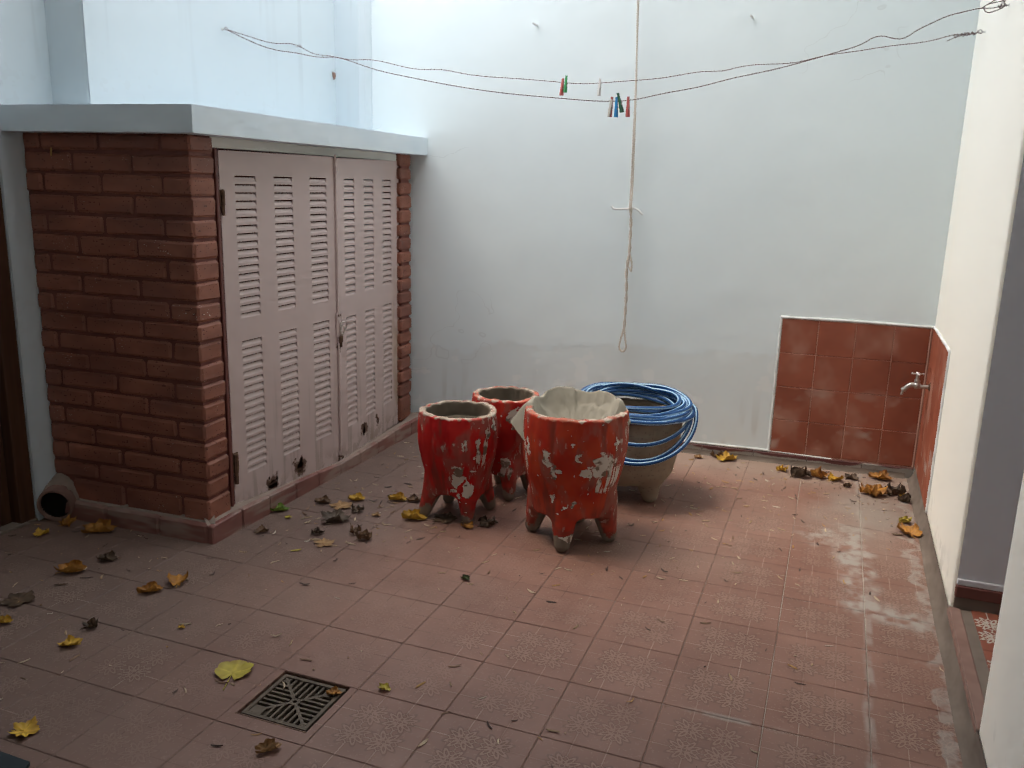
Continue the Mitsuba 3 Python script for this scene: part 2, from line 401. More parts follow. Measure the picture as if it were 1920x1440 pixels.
bs('galvanised', {'type': 'twosided', 'bsdf': {'type': 'principled', 'base_color': {'type': 'rgb', 'value': [0.52, 0.49, 0.45]}, 'metallic': 0.85, 'roughness': 0.34}})
bs('chrome', {'type': 'twosided', 'bsdf': {'type': 'principled', 'base_color': {'type': 'rgb', 'value': [0.75, 0.75, 0.74]}, 'metallic': 1.0, 'roughness': 0.14}})
bs('nail_steel', {'type': 'twosided', 'bsdf': {'type': 'principled', 'base_color': {'type': 'rgb', 'value': [0.42, 0.42, 0.42]}, 'metallic': 0.6, 'roughness': 0.45}})
bs('cast_iron', paint(proc(lambda p, n, uv: mix((0.060, 0.046, 0.034), (0.14, 0.105, 0.076), fbm(p.x * 40, p.y * 40, p.z * 10, 3))), 0.7, 0.35))
bs('wood_dark', paint(proc(lambda p, n, uv: mix((0.035, 0.014, 0.008), (0.085, 0.036, 0.018), fbm(p.y * 60, p.z * 3, p.x * 60, 3))), 0.45, 0.4))
bs('terracotta', paint(proc(lambda p, n, uv: mix((0.16, 0.085, 0.07), (0.26, 0.17, 0.14), fbm(p.x * 20, p.y * 20, p.z * 20, 3))), 0.7, 0.3))

def concrete_color(p, n, uv):
    f = fbm(p.x * 16, p.y * 16, p.z * 16, 4)
    base = mix((0.185, 0.142, 0.104), (0.345, 0.283, 0.215), f)
    band = smoothstep(0.45, 0.62, fbm(p.x * 7, p.y * 7, p.z * 26, 3))
    base = mix(base, (0.25, 0.20, 0.15), 0.6 * band)
    pit = smoothstep(0.76, 0.82, noise(p.x * 95, p.y * 95, p.z * 95))
    return mix(base, (0.10, 0.08, 0.06), 0.35 * pit)
def concrete_bump(p, n, uv):
    return 0.005 * fbm(p.x * 40, p.y * 40, p.z * 40, 4)
bs('raw_concrete', paint(proc(concrete_color), 0.9, 0.2, concrete_bump, 2e-3))
bs('soil', paint(proc(lambda p, n, uv: mix((0.035, 0.028, 0.021), (0.11, 0.090, 0.068), fbm(p.x * 45, p.y * 45, p.z * 20, 4))), 0.95, 0.1,
                 lambda p, n, uv: 0.01 * fbm(p.x * 60, p.y * 60, 1.0, 3)))

def pot_paint(name, c, H, R, red, red2, patches, scrape, rim_tone):
    """chipped enamel over plaster over concrete; patches = (angle from the viewer's side, z, half width, half height) in metres"""
    face = math.atan2(-c[1], -c[0])
    def rel(p):
        x, y = p.x - c[0], p.y - c[1]
        th = dr.atan2(y, x) - face
        th = th - 2 * math.pi * dr.floor((th + math.pi) / (2 * math.pi))
        return x, y, th * R, p.z
    def masks(p, n):
        x, y, a, z = rel(p)
        fin = noise(p.x * 150, p.y * 150, p.z * 150) - 0.5
        wa = a + 0.060 * (fbm(p.x * 34, p.y * 34, p.z * 34, 4) - 0.5) + 0.010 * fin
        wz = z + 0.072 * (fbm(p.x * 32 + 9, p.y * 32, p.z * 32, 4) - 0.5) + 0.010 * fin
        m = mi.Float(0)
        for (pa, pz, w, h) in patches:
            d = dr.sqrt(((wa - pa * R) / (w * 1.3)) ** 2 + ((wz - pz) / (h * 1.22)) ** 2)
            m = dr.maximum(m, smoothstep(1.08, 0.94, d))
        for (pa, pz, w, h) in scrape:
            env = smoothstep(1.0, 0.3, dr.sqrt(((a - pa * R) / w) ** 2 + ((z - pz) / h) ** 2))
            st = fbm(a * 95, z * 9, 3.0, 3)
            m = dr.maximum(m, smoothstep(0.60, 0.66, st * 0.62 + env * 0.36))
        sp = smoothstep(0.83, 0.86, fbm(p.x * 60, p.y * 60, p.z * 44, 2))
        m = dr.maximum(m, sp)
        rim = smoothstep(H - 0.012, H - 0.004, z + 0.030 * (fbm(p.x * 42, p.y * 42, 3.0, 3) - 0.52)) * 0.9
        foot = smoothstep(0.062, 0.050, z + 0.13 * (fbm(p.x * 17, p.y * 17, p.z * 13, 4) - 0.5) + 0.02 * fin)
        inside = smoothstep(0.0, -0.05, (n.x * x + n.y * y) / dr.maximum(dr.sqrt(x * x + y * y), 1e-4)) * smoothstep(0.30 * H, 0.33 * H, z)
        under = smoothstep(0.15, -0.25, (n.x * x + n.y * y) / dr.maximum(dr.sqrt(x * x + y * y), 1e-4)) * smoothstep(0.36 * H, 0.33 * H, z)
        return m, rim, foot, dr.maximum(inside, under), a, z
    def color(p, n, uv):
        m, rim, foot, ins, a, z = masks(p, n)
        f = fbm(p.x * 10, p.y * 10, p.z * 7, 3)
        col = mix(red, red2, smoothstep(0.3, 0.7, f))
        grime = smoothstep(0.46, 0.72, fbm(a * 22, z * 6, 6.0, 4)) * 0.62 + 0.55 * smoothstep(0.40 * H, 0.14 * H, z) * smoothstep(0.30, 0.6, fbm(p.x * 22, p.y * 22, p.z * 22, 3))
        col = mix(col, (0.15, 0.040, 0.028), dr.clip(grime, 0, 0.80))
        bare = mix((0.17, 0.125, 0.095), (0.52, 0.475, 0.42), smoothstep(0.33, 0.46, fbm(p.x * 30, p.y * 30, p.z * 30, 3)))
        worn = smoothstep(0.50, 0.68, fbm(p.x * 16 + 4, p.y * 16, p.z * 8, 4) + 0.10 * smoothstep(-0.2, 0.8, a / R))
        col = mix(col, (0.25, 0.11, 0.085), 0.55 * worn)
        thin = smoothstep(0.66, 0.74, fbm(a * 60, z * 26, 8.0, 3)) * worn
        col = mix(col, (0.44, 0.36, 0.31), 0.8 * thin)
        col = mix(col, bare, m)
        col = mix(col, mix(rim_tone, (0.42, 0.37, 0.31), smoothstep(0.4, 0.6, fbm(p.x * 30, p.y * 30, 2.0, 2))), rim)
        con = mix((0.105, 0.082, 0.062), (0.225, 0.185, 0.145), fbm(p.x * 22, p.y * 22, p.z * 16, 4))
        col = mix(col, con, dr.maximum(foot, ins))
        return col
    def bump(p, n, uv):
        m, rim, foot, ins, a, z = masks(p, n)
        return 0.0030 * fbm(p.x * 45, p.y * 45, p.z * 30, 3) - 0.0016 * m
    def rough(p, n, uv):
        m, rim, foot, ins, a, z = masks(p, n)
        return 0.36 + 0.5 * dr.maximum(m, dr.maximum(foot, ins))
    d = {'type': 'principled', 'base_color': proc(color), 'roughness': 0.68, 'specular': 0.26}
    return bs(name, {'type': 'bumpmap', 'arbitrary': proc(bump, 2e-3), 'scale': 1.0, 'bsdf': d})

bs('cloth_grey', paint(proc(lambda p, n, uv: mix((0.25, 0.232, 0.192), (0.35, 0.325, 0.272), fbm(p.x * 20, p.y * 20, p.z * 20, 3))), 0.97, 0.08,
                       lambda p, n, uv: 0.0015 * fbm(p.x * 60, p.y * 60, p.z * 60, 3)))
bs('hose_pvc', paint(proc(lambda p, n, uv: mix((0.009, 0.060, 0.19), (0.30, 0.46, 0.60), dr.maximum(smoothstep(0.060, 0.045, dr.abs(uv.y - 0.40)), dr.maximum(smoothstep(0.060, 0.045, dr.abs(uv.y - 0.07)), smoothstep(0.060, 0.045, dr.abs(uv.y - 0.73)))))), 0.48, 0.4))
bs('rope_cotton', paint(proc(lambda p, n, uv: mix((0.42, 0.375, 0.32), (0.60, 0.56, 0.50), noise(p.x * 260, p.y * 100, p.z * 260))), 0.9, 0.1))
bs('wire_brown', paint((0.125, 0.075, 0.075), 0.6, 0.3))
bs('leaf_sheet', {'type': 'twosided', 'bsdf': {'type': 'principled', 'base_color': {'type': 'mesh_attribute', 'name': 'vertex_color'}, 'roughness': 0.6, 'specular': 0.35}})
bs('mat_rubber', paint((0.028, 0.036, 0.042), 0.85, 0.2))
PEG = {'red': (0.42, 0.085, 0.08), 'green': (0.03, 0.25, 0.075), 'white': (0.55, 0.54, 0.52), 'blue': (0.01, 0.21, 0.52), 'dark_green': (0.012, 0.095, 0.05), 'wood': (0.45, 0.42, 0.37), 'pink': (0.47, 0.12, 0.13)}
for k_, c_ in PEG.items():
    bs('peg_' + k_, paint(c_, 0.4, 0.5))
PEG_SPRING = bs('peg_spring', paint((0.30, 0.29, 0.28), 0.5, 0.5))

# ------------------------------------------------------------------ floor
GRATE = (-1.545, -1.303, 1.868, 2.104)
put(None, 'floor', box(-3.9, 0.62, -1.6, 5.3, -0.40, -0.20), 'floor_mortar')
tag('floor', 'yard floor of worn reddish pressed cement tiles with flower pattern', kind='structure')
bed = sg.box(-3.9, -1.6, 0.62, 5.3).difference(sg.box(GRATE[0] - .004, GRATE[2] - .004, GRATE[1] + .004, GRATE[3] + .022))
m_ = extrude(bed, 0.19); m_.apply_translation((0, 0, -0.1925))
put('floor', 'mortar_bed', m_, 'floor_mortar')
cup_front_hide = sg.Polygon([(-2.52, 2.95), (-3.4, 2.95), (-3.4, 5.2), (-2.62, 5.2)])
r_t = np.random.default_rng(3)
for i in range(-11, 3):
    for j in range(-10, 7):
        x0, y0 = JX + i * TILE, RY + j * TILE
        if x0 > 0.5 or y0 > 5.15 or x0 + TILE < -3.40 or y0 < 0.5:
            continue
        cell = sg.box(x0, y0, x0 + TILE, y0 + TILE)
        if cup_front_hide.contains(cell) or (y0 < 1.0 and False):
            continue
        if y0 + TILE < 1.35:
            continue
        g = 0.0013
        cellp = sg.box(x0 + g, y0 + g, x0 + TILE - g, y0 + TILE - g)
        dz = r_t.normal(0, 0.0006, 4)
        if x0 < GRATE[0] and x0 + TILE > GRATE[1] and y0 < GRATE[2] and y0 + TILE > GRATE[3] - 0.01:
            hole = sg.box(GRATE[0] - .002, GRATE[2] - .002, GRATE[1] + .002, min(GRATE[3] + .02, y0 + TILE - g + 0.001))
            m = extrude(cellp.difference(hole), 0.012)
            m.apply_translation((0, 0, -0.012))
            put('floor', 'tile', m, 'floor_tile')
            continue
        m = box(x0 + g, x0 + TILE - g, y0 + g, y0 + TILE - g, -0.014, 0.0, 0.0022)
        v = A(m.vertices)
        u, w = (v[:, 0] - x0) / TILE, (v[:, 1] - y0) / TILE
        top = v[:, 2] > -0.006
        v[top, 2] += ((1 - u) * (1 - w) * dz[0] + u * (1 - w) * dz[1] + (1 - u) * w * dz[2] + u * w * dz[3])[top]
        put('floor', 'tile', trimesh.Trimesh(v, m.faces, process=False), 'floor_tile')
# grey mortar cove where the floor meets the right wall, running on in front of the threshold
pf = [(0.0, -0.01), (0.085, -0.01)]
def cove(u, v):
    y = 5.13 - u * 4.3
    t = v * math.pi / 2
    wob = 0.010 * (meshkit.fbm(np.stack([y * 4, y * 0, v * 2], 1), 3) - 0.5)
    x = K[0] + 0.0061 * (y - K[1]) - (0.036 + wob * 0.7) * (1 - np.sin(t)) - 0.004
    z = 0.001 + (0.079 + wob * 0.3) * (1 - np.cos(t))
    return np.stack([x, y, z], 1)
put('floor', 'mortar_cove', grid(160, 9, cove), 'grey_mortar', smooth=True)

# drain
t = 'floor_drain'
pit = cat(box(GRATE[0] - .012, GRATE[1] + .012, GRATE[2] - .012, GRATE[3] + .03, -0.195, -0.17),
          box(GRATE[0] - .014, GRATE[0] - .003, GRATE[2] - .014, GRATE[3] + .03, -0.19, -0.013), box(GRATE[1] + .003, GRATE[1] + .014, GRATE[2] - .014, GRATE[3] + .03, -0.19, -0.013),
          box(GRATE[0], GRATE[1], GRATE[3] + .021, GRATE[3] + .03, -0.19, -0.013), box(GRATE[0], GRATE[1], GRATE[2] - .014, GRATE[2] - .003, -0.19, -0.013))
put(t, 'pit', pit, 'painted_dark')
gx, gy = (GRATE[0] + GRATE[1]) / 2, (GRATE[2] + GRATE[3]) / 2
G = 0.113
fr = sg.box(-G, -G, G, G).difference(sg.box(-G + .012, -G + .012, G - .012, G - .012))
fm = extrude(fr, 0.016); fm.apply_translation((gx, gy, -0.018))
put(t, 'frame', fm, 'cast_iron')
bars = []
def gbar(p0, p1, w=0.0038):
    return sg.LineString([p0, p1]).buffer(w, cap_style=2)
for s1 in (-1, 1):
    for s2 in (-1, 1):
        bars.append(gbar((0.0, 0.0), (s1 * (G - .008), s2 * (G - .008)), 0.0052))
q = 0.0205
for k in range(-4, 5):
    o = k * q
    if abs(o) > G - .02:
        continue
    lim = max(abs(o), 0.02)
    for s in (-1, 1):
        bars.append(gbar((s * lim, o), (s * (G - .008), o)))
        bars.append(gbar((o, s * lim), (o, s * (G - .008))))
bars.append(sg.Point(0, 0).buffer(0.017).difference(sg.Point(0, 0).buffer(0.007)))
bars.append(sg.box(-G + .01, -G + .01, -G + .055, -G + .05))
web = unary_union(bars).difference(sg.Point(0, 0).buffer(0.007))
wm = extrude(web, 0.011); wm.apply_translation((gx, gy, -0.0165))
put(t, 'grating', wm, 'cast_iron')
silt = grid(18, 18, lambda u, v: np.stack([gx - G + .006 + u * .062, gy - G + .006 + v * .05, -0.013 + 0.012 * meshkit.fbm(np.stack([u * 7, v * 7, u * 0], 1), 3) * np.clip(1.6 - 2 * np.maximum(u, v), 0, 1)], 1))
put(t, 'silt', silt, 'soil', smooth=True)
edge = cat(box(GRATE[0] - .004, GRATE[1], GRATE[3] + .0205, GRATE[3] + .026, -0.03, -0.0015), box(GRATE[0] - .006, GRATE[1] + .004, GRATE[2] - .008, GRATE[2] - .0035, -0.02, 0.0012, .001))
put(t, 'edge_strip', edge, 'rusty_iron')
tag(t, 'square cast iron drain grating with star of bars set in the floor', 'drain')

# ------------------------------------------------------------------ walls
def wall_sheet(u, v, x0, x1, z0, z1, amp=0.006, seed=1):
    x = x0 + u * (x1 - x0); z = z0 + v * (z1 - z0)
    d = amp * (meshkit.fbm(np.stack([x * 1.7, z * 1.7, x * 0 + seed], 1), 3, seed) - 0.5) + 0.3 * amp * (meshkit.fbm(np.stack([x * 9, z * 9, x * 0], 1), 2, seed) - 0.5)
    return x, d, z

BEND = lambda x: 0.026 * np.logaddexp(0, (-1.72 - x) * 18) / 18     # slight turn of the left part, added to lighten its tone
t = 'back_wall'
def bw_fn(u, v):
    x, d, z = wall_sheet(u, v, -3.62, 0.12, -0.05, 4.22, 0.009)
    d = d * np.clip((-x - 0.0) / 0.1, 0, 1) + BEND(x)
    return BACK(np.stack([x, d, z], 1))
put(t, 'plaster', grid(150, 140, bw_fn), 'back_paint', smooth=True)
put(t, 'wall_core', mapv(box(-4.2, 0.35, 0.08, 0.25, -0.1, 4.22), BACK), 'back_paint')
# shallow pilaster in the far left corner, seen above the cupboard
pil = sg.Polygon([(-3.75, 0.07), (-3.75, -0.01), (-3.475, -0.01), (-3.44, 0.005), (-3.415, 0.03), (-3.40, 0.07)])
pm = extrude(pil, 4.24); pm.apply_translation((0, 0, -0.05))
put(t, 'pilaster', mapv(pm, BACK), 'left_paint', smooth=20)
# tiled splash panel
M4 = 0.1984
put(t, 'grout', mapv(box(-0.7945, -0.006, -0.004, 0.02, 0.058, 0.860), BACK), 'wall_grout')
r_w = np.random.default_rng(5)
for i in range(4):
    for j in range(4):
        x0, z0 = -0.7937 + i * M4, 0.0656 + j * M4
        x1 = x0 + M4 - 0.003 - (0.018 if i == 3 else 0)
        m = box(x0 + .0015, x1, -0.0075 + r_w.normal(0, .0006), 0.01, z0 + .0015, z0 + M4 - .0015, 0.0016)
        put(t, 'tile', mapv(m, BACK), 'wall_tile')
def bead(pts, rad, seed):
    p = spline(pts, 24)
    rr = rad * (1 + 0.5 * (meshkit.fbm(np.stack([np.arange(len(p)) * 0.35, np.zeros(len(p)), np.zeros(len(p)) + seed], 1), 3) - 0.5))
    return tube(p, rr, 8)
put(t, 'trim', mapv(cat(bead([(-0.802, -0.004, 0.05), (-0.803, -0.004, 0.45), (-0.802, -0.004, 0.866)], 0.0065, 1), bead([(-0.806, -0.004, 0.866), (-0.4, -0.004, 0.869), (-0.004, -0.004, 0.866)], 0.0075, 2),
                        bead([(-2.9, -0.006, 0.068), (-1.6, -0.006, 0.066), (-0.80, -0.006, 0.068)], 0.0065, 6), bead([(-0.80, -0.004, 0.066), (-0.6, -0.006, 0.062), (-0.45, -0.006, 0.058)], 0.005, 3)), BACK), 'trim_white', smooth=True)
put(t, 'corner_mortar', mapv(bead([(-0.016, -0.004, 0.06), (-0.014, -0.004, 0.4), (-0.016, -0.004, 0.86)], 0.006, 4), BACK), 'wall_grout', smooth=True)
for i in range(10):
    x0 = -3.0 + i * 0.302
    m = box(x0 + .0025, min(x0 + .2995, -0.01), -0.016, 0.01, -0.01, 0.058, 0.003)
    put(t, 'skirting_tile', mapv(m, BACK), 'skirting_tile')
put(t, 'skirting_joint', mapv(box(-3.0, -0.012, -0.012, 0.01, -0.01, 0.055), BACK), 'grey_mortar')
def cove2(u, v):
    x = -2.35 + u * 2.30
    tt = v * math.pi / 2
    w = 0.022 + 0.016 * (meshkit.fbm(np.stack([x * 5, x * 0, x * 0], 1), 3) - 0.5)
    return BACK(np.stack([x, -0.0165 - w * (1 - np.sin(tt)), 0.0005 + (0.02 + 0.4 * w) * (1 - np.cos(tt))], 1))
put(t, 'mortar_cove', grid(140, 7, cove2), 'grey_mortar', smooth=True)
tag(t, 'pale bluish white back wall with a square of red tiles low at its right end', 'wall')

# left wall with the door opening, and the thicker block that rises behind the cupboard
t = 'left_wall'
def lw_fn(u, v):
    y = 2.716 + u * 0.42; z = -0.03 + v * 2.98
    return np.stack([XL + 0.003 * (meshkit.fbm(np.stack([y * 3, z * 3, y * 0], 1), 3) - 0.5) + 0 * y, y, z], 1)
put(t, 'plaster', grid(24, 160, lw_fn), 'left_paint', smooth=True)
put(t, 'wall_core', cat(box(XL - 0.25, XL - 0.004, 2.716, 5.2, -0.1, 2.95), box(XL - 0.25, XL, -1.6, 1.75, -0.1, 3.195), box(XL - 0.25, XL, 1.75, 2.7155, 1.745, 3.196)), 'left_paint')
tag(t, 'narrow strip of pale blue wall between the dark door and the brick cupboard', 'wall')
t = 'thick_wall'
def lb_fn(u, v):
    y = 3.005 + u * 2.0; z = 1.0 + v * 1.95
    return np.stack([XB + 0.006 * (meshkit.fbm(np.stack([y * 2, z * 2, y * 0], 1), 3, 4) - 0.5) * np.clip((y - 3.01) / .1, 0, 1), y, z], 1)
put(t, 'plaster', grid(90, 100, lb_fn), 'left_paint', smooth=True)
corner = sg.Polygon([(XL - .1, 3.004), (XB - .012, 3.004), (XB - .004, 3.0075), (XB - .0015, 3.02), (XB - 0.012, 5.1), (XL - .1, 5.1)])
cm = extrude(corner, 2.94); cm.apply_translation((0, 0, 0.0))
put(t, 'wall_core', cm, 'left_paint')
tag(t, 'bright white thick wall rising behind the brick cupboard at left', 'wall')

t = 'wooden_door'
for (a, b) in ((2.635, 2.7145), (1.755, 1.83)):
    put(t, 'jamb', box(XL - 0.17, XL - 0.012, a, b, 0.0, 1.74, 0.004), 'wood_dark')
put(t, 'head', box(XL - 0.17, XL - 0.013, 1.83, 2.635, 1.665, 1.74, 0.004), 'wood_dark')
for k in range(6):
    y0 = 1.835 + k * 0.133
    put(t, 'board', box(XL - 0.105, XL - 0.062, y0 + .0015, y0 + .1315, 0.012, 1.66, 0.003), 'wood_dark')
put(t, 'sill', box(XL - 0.2, XL - 0.004, 1.76, 2.72, -0.02, 0.012, .003), 'grey_mortar')
tag(t, 'dark brown boarded wooden door in the left wall', 'door')

# right wall, its tiled corner, the opening with the threshold, the passage behind it
YJ, YP = 1.822, 2.635                          # the opening, measured from the far corner
def rounded_slab(y0, y1, z0, z1, depth, rad, end0, end1):
    """plan polygon in (x into wall, y) with rounded corners at the ends"""
    p = sg.box(0, y0, depth, y1)
    q = sg.box(rad, y0 + (rad if end0 else 0), depth, y1 - (rad if end1 else 0)).buffer(rad, 6).intersection(p)
    q = unary_union([q] + ([] if end0 else [sg.box(0, y0, depth, y0 + rad * 2)]) + ([] if end1 else [sg.box(0, y1 - rad * 2, depth, y1)]) + [sg.box(rad, y0, depth, y1).intersection(sg.box(depth * .5, y0, depth, y1))])
    m = extrude(q, z1 - z0); m.apply_translation((0, 0, z0))
    return mapv(m, RIGHT)
t = 'right_wall'
put(t, 'far_length', rounded_slab(-0.1, YJ, -0.05, 4.195, 0.03, 0.014, False, True), 'right_paint', smooth=30)
put(t, 'near_length', rounded_slab(YP, 6.8, -0.05, 4.195, 0.3, 0.012, True, False), 'right_paint', smooth=30)
put(t, 'head', mapv(box(0.002, 0.25, YJ - .05, YP + .05, 2.35, 4.194), RIGHT), 'right_paint')
put(t, 'grout', mapv(box(-0.004, 0.01, 0.01, 0.792, 0.075, 0.865), RIGHT), 'wall_grout')
for i in range(4):
    for j in range(4):
        y0, z0 = 0.012 + i * 0.195, 0.078 + j * 0.197
        put(t, 'tile', mapv(box(-0.0075 + r_w.normal(0, .0005), 0.01, y0 + .001, y0 + .194, z0 + .001, z0 + .196, .0014), RIGHT), 'wall_tile')
put(t, 'trim', mapv(cat(bead([(-0.004, 0.0, 0.868), (-0.004, 0.4, 0.871), (-0.004, 0.8, 0.870)], 0.0075, 8), bead([(-0.003, 0.80, 0.87), (-0.003, 0.803, 0.5), (-0.003, 0.80, 0.08)], 0.0075, 9)), RIGHT), 'trim_white', smooth=True)
tag(t, 'cream white right wall with a doorway and red tiles at its far end', 'wall')
t = 'passage_wall'
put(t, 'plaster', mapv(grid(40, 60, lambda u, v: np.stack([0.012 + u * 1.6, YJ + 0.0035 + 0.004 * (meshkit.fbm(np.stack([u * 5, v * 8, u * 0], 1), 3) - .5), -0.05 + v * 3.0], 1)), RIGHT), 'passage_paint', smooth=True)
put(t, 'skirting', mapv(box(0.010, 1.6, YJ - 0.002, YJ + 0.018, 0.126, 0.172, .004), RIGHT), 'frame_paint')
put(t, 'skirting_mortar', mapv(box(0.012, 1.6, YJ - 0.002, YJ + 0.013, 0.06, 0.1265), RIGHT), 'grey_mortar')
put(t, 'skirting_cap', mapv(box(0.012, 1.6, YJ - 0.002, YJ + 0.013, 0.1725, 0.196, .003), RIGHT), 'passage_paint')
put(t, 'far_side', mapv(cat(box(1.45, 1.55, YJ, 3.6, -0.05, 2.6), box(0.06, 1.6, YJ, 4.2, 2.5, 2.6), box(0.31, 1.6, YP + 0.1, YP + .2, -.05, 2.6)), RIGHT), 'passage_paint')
tag(t, 'grey wall with dark skirting inside the doorway at right', 'wall')
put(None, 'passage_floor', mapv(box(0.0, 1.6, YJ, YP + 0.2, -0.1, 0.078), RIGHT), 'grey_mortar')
tag('passage_floor', 'floor of darker flowered red tiles inside the doorway', kind='structure')

def passage_tile(p, n, uv):
    dl_, tp = tile_pattern(p)
    g = smoothstep(0.0030, 0.0014, dr.minimum(dl_, tp))
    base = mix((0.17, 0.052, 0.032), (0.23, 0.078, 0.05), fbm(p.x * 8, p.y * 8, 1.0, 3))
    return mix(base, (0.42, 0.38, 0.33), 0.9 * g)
bs('passage_tile', paint(proc(passage_tile), 0.5, 0.4))
for i in range(2, 6):
    for j in range(-4, 1):
        x0, y0 = JX + (i + 0.17) * TILE, RY + j * TILE
        x0c = max(x0, 0.585)
        if x0 + TILE < 0.6 or y0 + TILE > 3.36 or y0 < 2.1:
            pass
        y1c = min(y0 + TILE, 3.325)
        if x0 + TILE < 0.6 or y1c - y0 < 0.05:
            continue
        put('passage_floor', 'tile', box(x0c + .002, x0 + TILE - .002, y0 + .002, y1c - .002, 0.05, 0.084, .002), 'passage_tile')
put(None, 'threshold', mapv(box(-0.006, 0.038, YJ + 0.006, YP - 0.004, -0.02, 0.082, 0.006), RIGHT), 'terracotta')
tag('threshold', 'worn low stone threshold across the doorway in the right wall', 'threshold')

# unseen but lighting: house wall, and roof slabs whose opening is shaped for the light
put(None, 'house_wall', box(-5.0, 2.5, -1.9, -1.65, -0.1, 3.0), 'house_paint')
tag('house_wall', 'plain house wall behind the viewpoint', 'wall')
put(None, 'unseen_roof', cat(box(-5.0, 2.6, -1.9, 2.50, 3.20, 3.38), box(-0.72, 2.6, 2.502, 5.6, 4.20, 4.38), box(-5.0, 2.6, 2.32, 2.50, 3.381, 4.38)), 'house_paint')
tag('unseen_roof', 'unseen roof slabs over the yard with an opening set to steer daylight', 'building')

# ------------------------------------------------------------------ brick cupboard
t = 'brick_cupboard'
put(t, 'mortar', mapv(cat(box(0.0115, 0.13, 0.0115, 0.86, 0.0, 1.727), box(2.03, 2.146, 0.0115, 0.13, 0.0, 1.727), box(0.13, 0.150, 0.0125, 0.145, 0.0, 1.727),
                          box(0.02, 2.1, 0.5, 0.52, 0, 1.72)), CUP), 'joint_paint')
r_b = np.random.default_rng(11)
P0, PITCH = 0.107, 0.0861
def brick(s0, s1, t0, t1, z0, z1):
    j = r_b.normal(0, 0.0014, 6)
    m = box(s0 + j[0], s1 + j[1], t0 + j[2], t1 + j[3], z0 + j[4] * 1.3, z1 + j[5] * 1.3, 0.0095, 0.0013, r_b)
    put(t, 'brick', mapv(m, CUP), 'brick_paint', smooth=28)
for c in range(19):
    z0 = P0 + c * PITCH + 0.001
    z1 = min(z0 + PITCH - 0.0125, 1.7265)
    if c == 0:
        z0 -= 0.03
    odd = (c % 2 == 0)
    e = 0.148 if odd else 0.294
    brick(0.0, 0.156, 0.0, e - 0.006, z0, z1)
    a = e + 0.007
    while a < 0.85:
        b = min(a + 0.297, 0.862)
        if b - a > 0.03:
            brick(0.0, 0.10, a, b, z0, z1)
        a = b + 0.013
    brick(2.0, 2.158, 0.0, 0.12, z0 - (0.05 if c == 0 else 0), z1)
# slab and lintel
r_s = np.random.default_rng(2)
def slab_fn():
    pts = []
    ms = box(-0.094, 2.262, -0.094, 0.90, 1.727, 1.8315)
    ms = ms.subdivide_to_size(0.028)
    v = A(ms.vertices)
    v += 0.004 * (meshkit.fbm(v * 5, 3)[:, None] - 0.5) * A([1, 1, 1.0]) + 0.0022 * np.stack([meshkit.fbm(v * 30 + q_ * 7, 2) - 0.5 for q_ in range(3)], 1)
    return trimesh.Trimesh(v, ms.faces, process=False)
k = put(t, 'slab', mapv(slab_fn(), CUP), 'slab_paint')
part_label(k, 'thick pale painted concrete top slab')
k = put(t, 'lintel', mapv(box(0.158, 1.997, 0.028, 0.10, 1.683, 1.7268, .003), CUP), 'lintel_paint')
for (s0, s1) in ((0.1505, 0.213), (2.03, 2.06)):
    put(t, 'frame', mapv(box(s0, s1, 0.024, 0.08, 0.03, 1.6825), CUP), 'frame_paint')
put(t, 'frame', mapv(box(0.178, 0.192, 0.012, 0.0235, 0.06, 1.68, .003), CUP), 'frame_paint')
# plinth tiles: front run slightly skewed to the bricks
PC = A([-2.416, 2.819, 0.0])
PD = A([0.0036, 1.0, 0.0])
PT = lambda v: PC + v[:, :1] * PD + v[:, 1:2] * CE + v[:, 2:3] * A([0, 0, 1.0])
topz = lambda s: np.interp(s, [0, .17, .7, 1.05, 1.4, 1.7, 1.95, 2.3], [.084, .092, .083, .058, .07, .088, .085, .085])
s = 0.0
while s < 2.2:
    w = 0.205 + r_s.normal(0, .006)
    m = box(s + .0015, s + w - .0015, 0.0 + r_s.normal(0, .0008), 0.03, -0.01, 0.08, 0.006)
    v = A(m.vertices); hi = v[:, 2] > 0.04
    v[hi, 2] += topz(v[hi, 0]) - 0.08
    put(t, 'plinth_tile', PTm if False else mapv(trimesh.Trimesh(v, m.faces, process=False), PT), 'plinth_tile', smooth=25)
    s += w
s = 0.0
while s < 0.86:
    w = 0.29
    m = box(0.0, 0.03, s + .033 if s == 0 else s + .0015, min(s + w - .0015, 0.90), -0.01, 0.088, 0.010)
    put(t, 'plinth_tile', mapv(m, PT), 'plinth_tile', smooth=25)
    s += w
def ledge(u, v):
    sN = u * 2.2
    o = PC + sN[:, None] * PD + CE * 0.02
    sB = np.clip(sN - 0.03, 0, 2.16)
    inn = CB + sB[:, None] * CD + CE * 0.035
    zo = topz(sN) - 0.006
    zi = np.interp(sB, [0, 0.15, 0.3, 1.1, 2.0, 2.16], [.104, .10, .078, .006, .004, .04])
    p = o * (1 - v[:, None]) + inn * v[:, None]
    p[:, 2] = zo * (1 - v) + zi * v + 0.004 * (meshkit.fbm(np.stack([sN * 20, v * 4, v * 0], 1), 3) - 0.5)
    return p
put(t, 'mortar_ledge', grid(120, 8, ledge), 'ledge_mortar', smooth=True)
def ledge2(u, v):
    tN = u * 0.9
    o = PC + PD * 0.02 + tN[:, None] * CE
    inn = CB + CD * 0.03 + tN[:, None] * CE
    p = o * (1 - v[:, None]) + inn * v[:, None]
    p[:, 2] = (0.082 * (1 - v) + 0.106 * v) + 0.004 * (meshkit.fbm(np.stack([tN * 20, v * 4, v * 0 + 3], 1), 3) - 0.5)
    return p
put(t, 'mortar_ledge', grid(50, 6, ledge2), 'ledge_mortar', smooth=True)

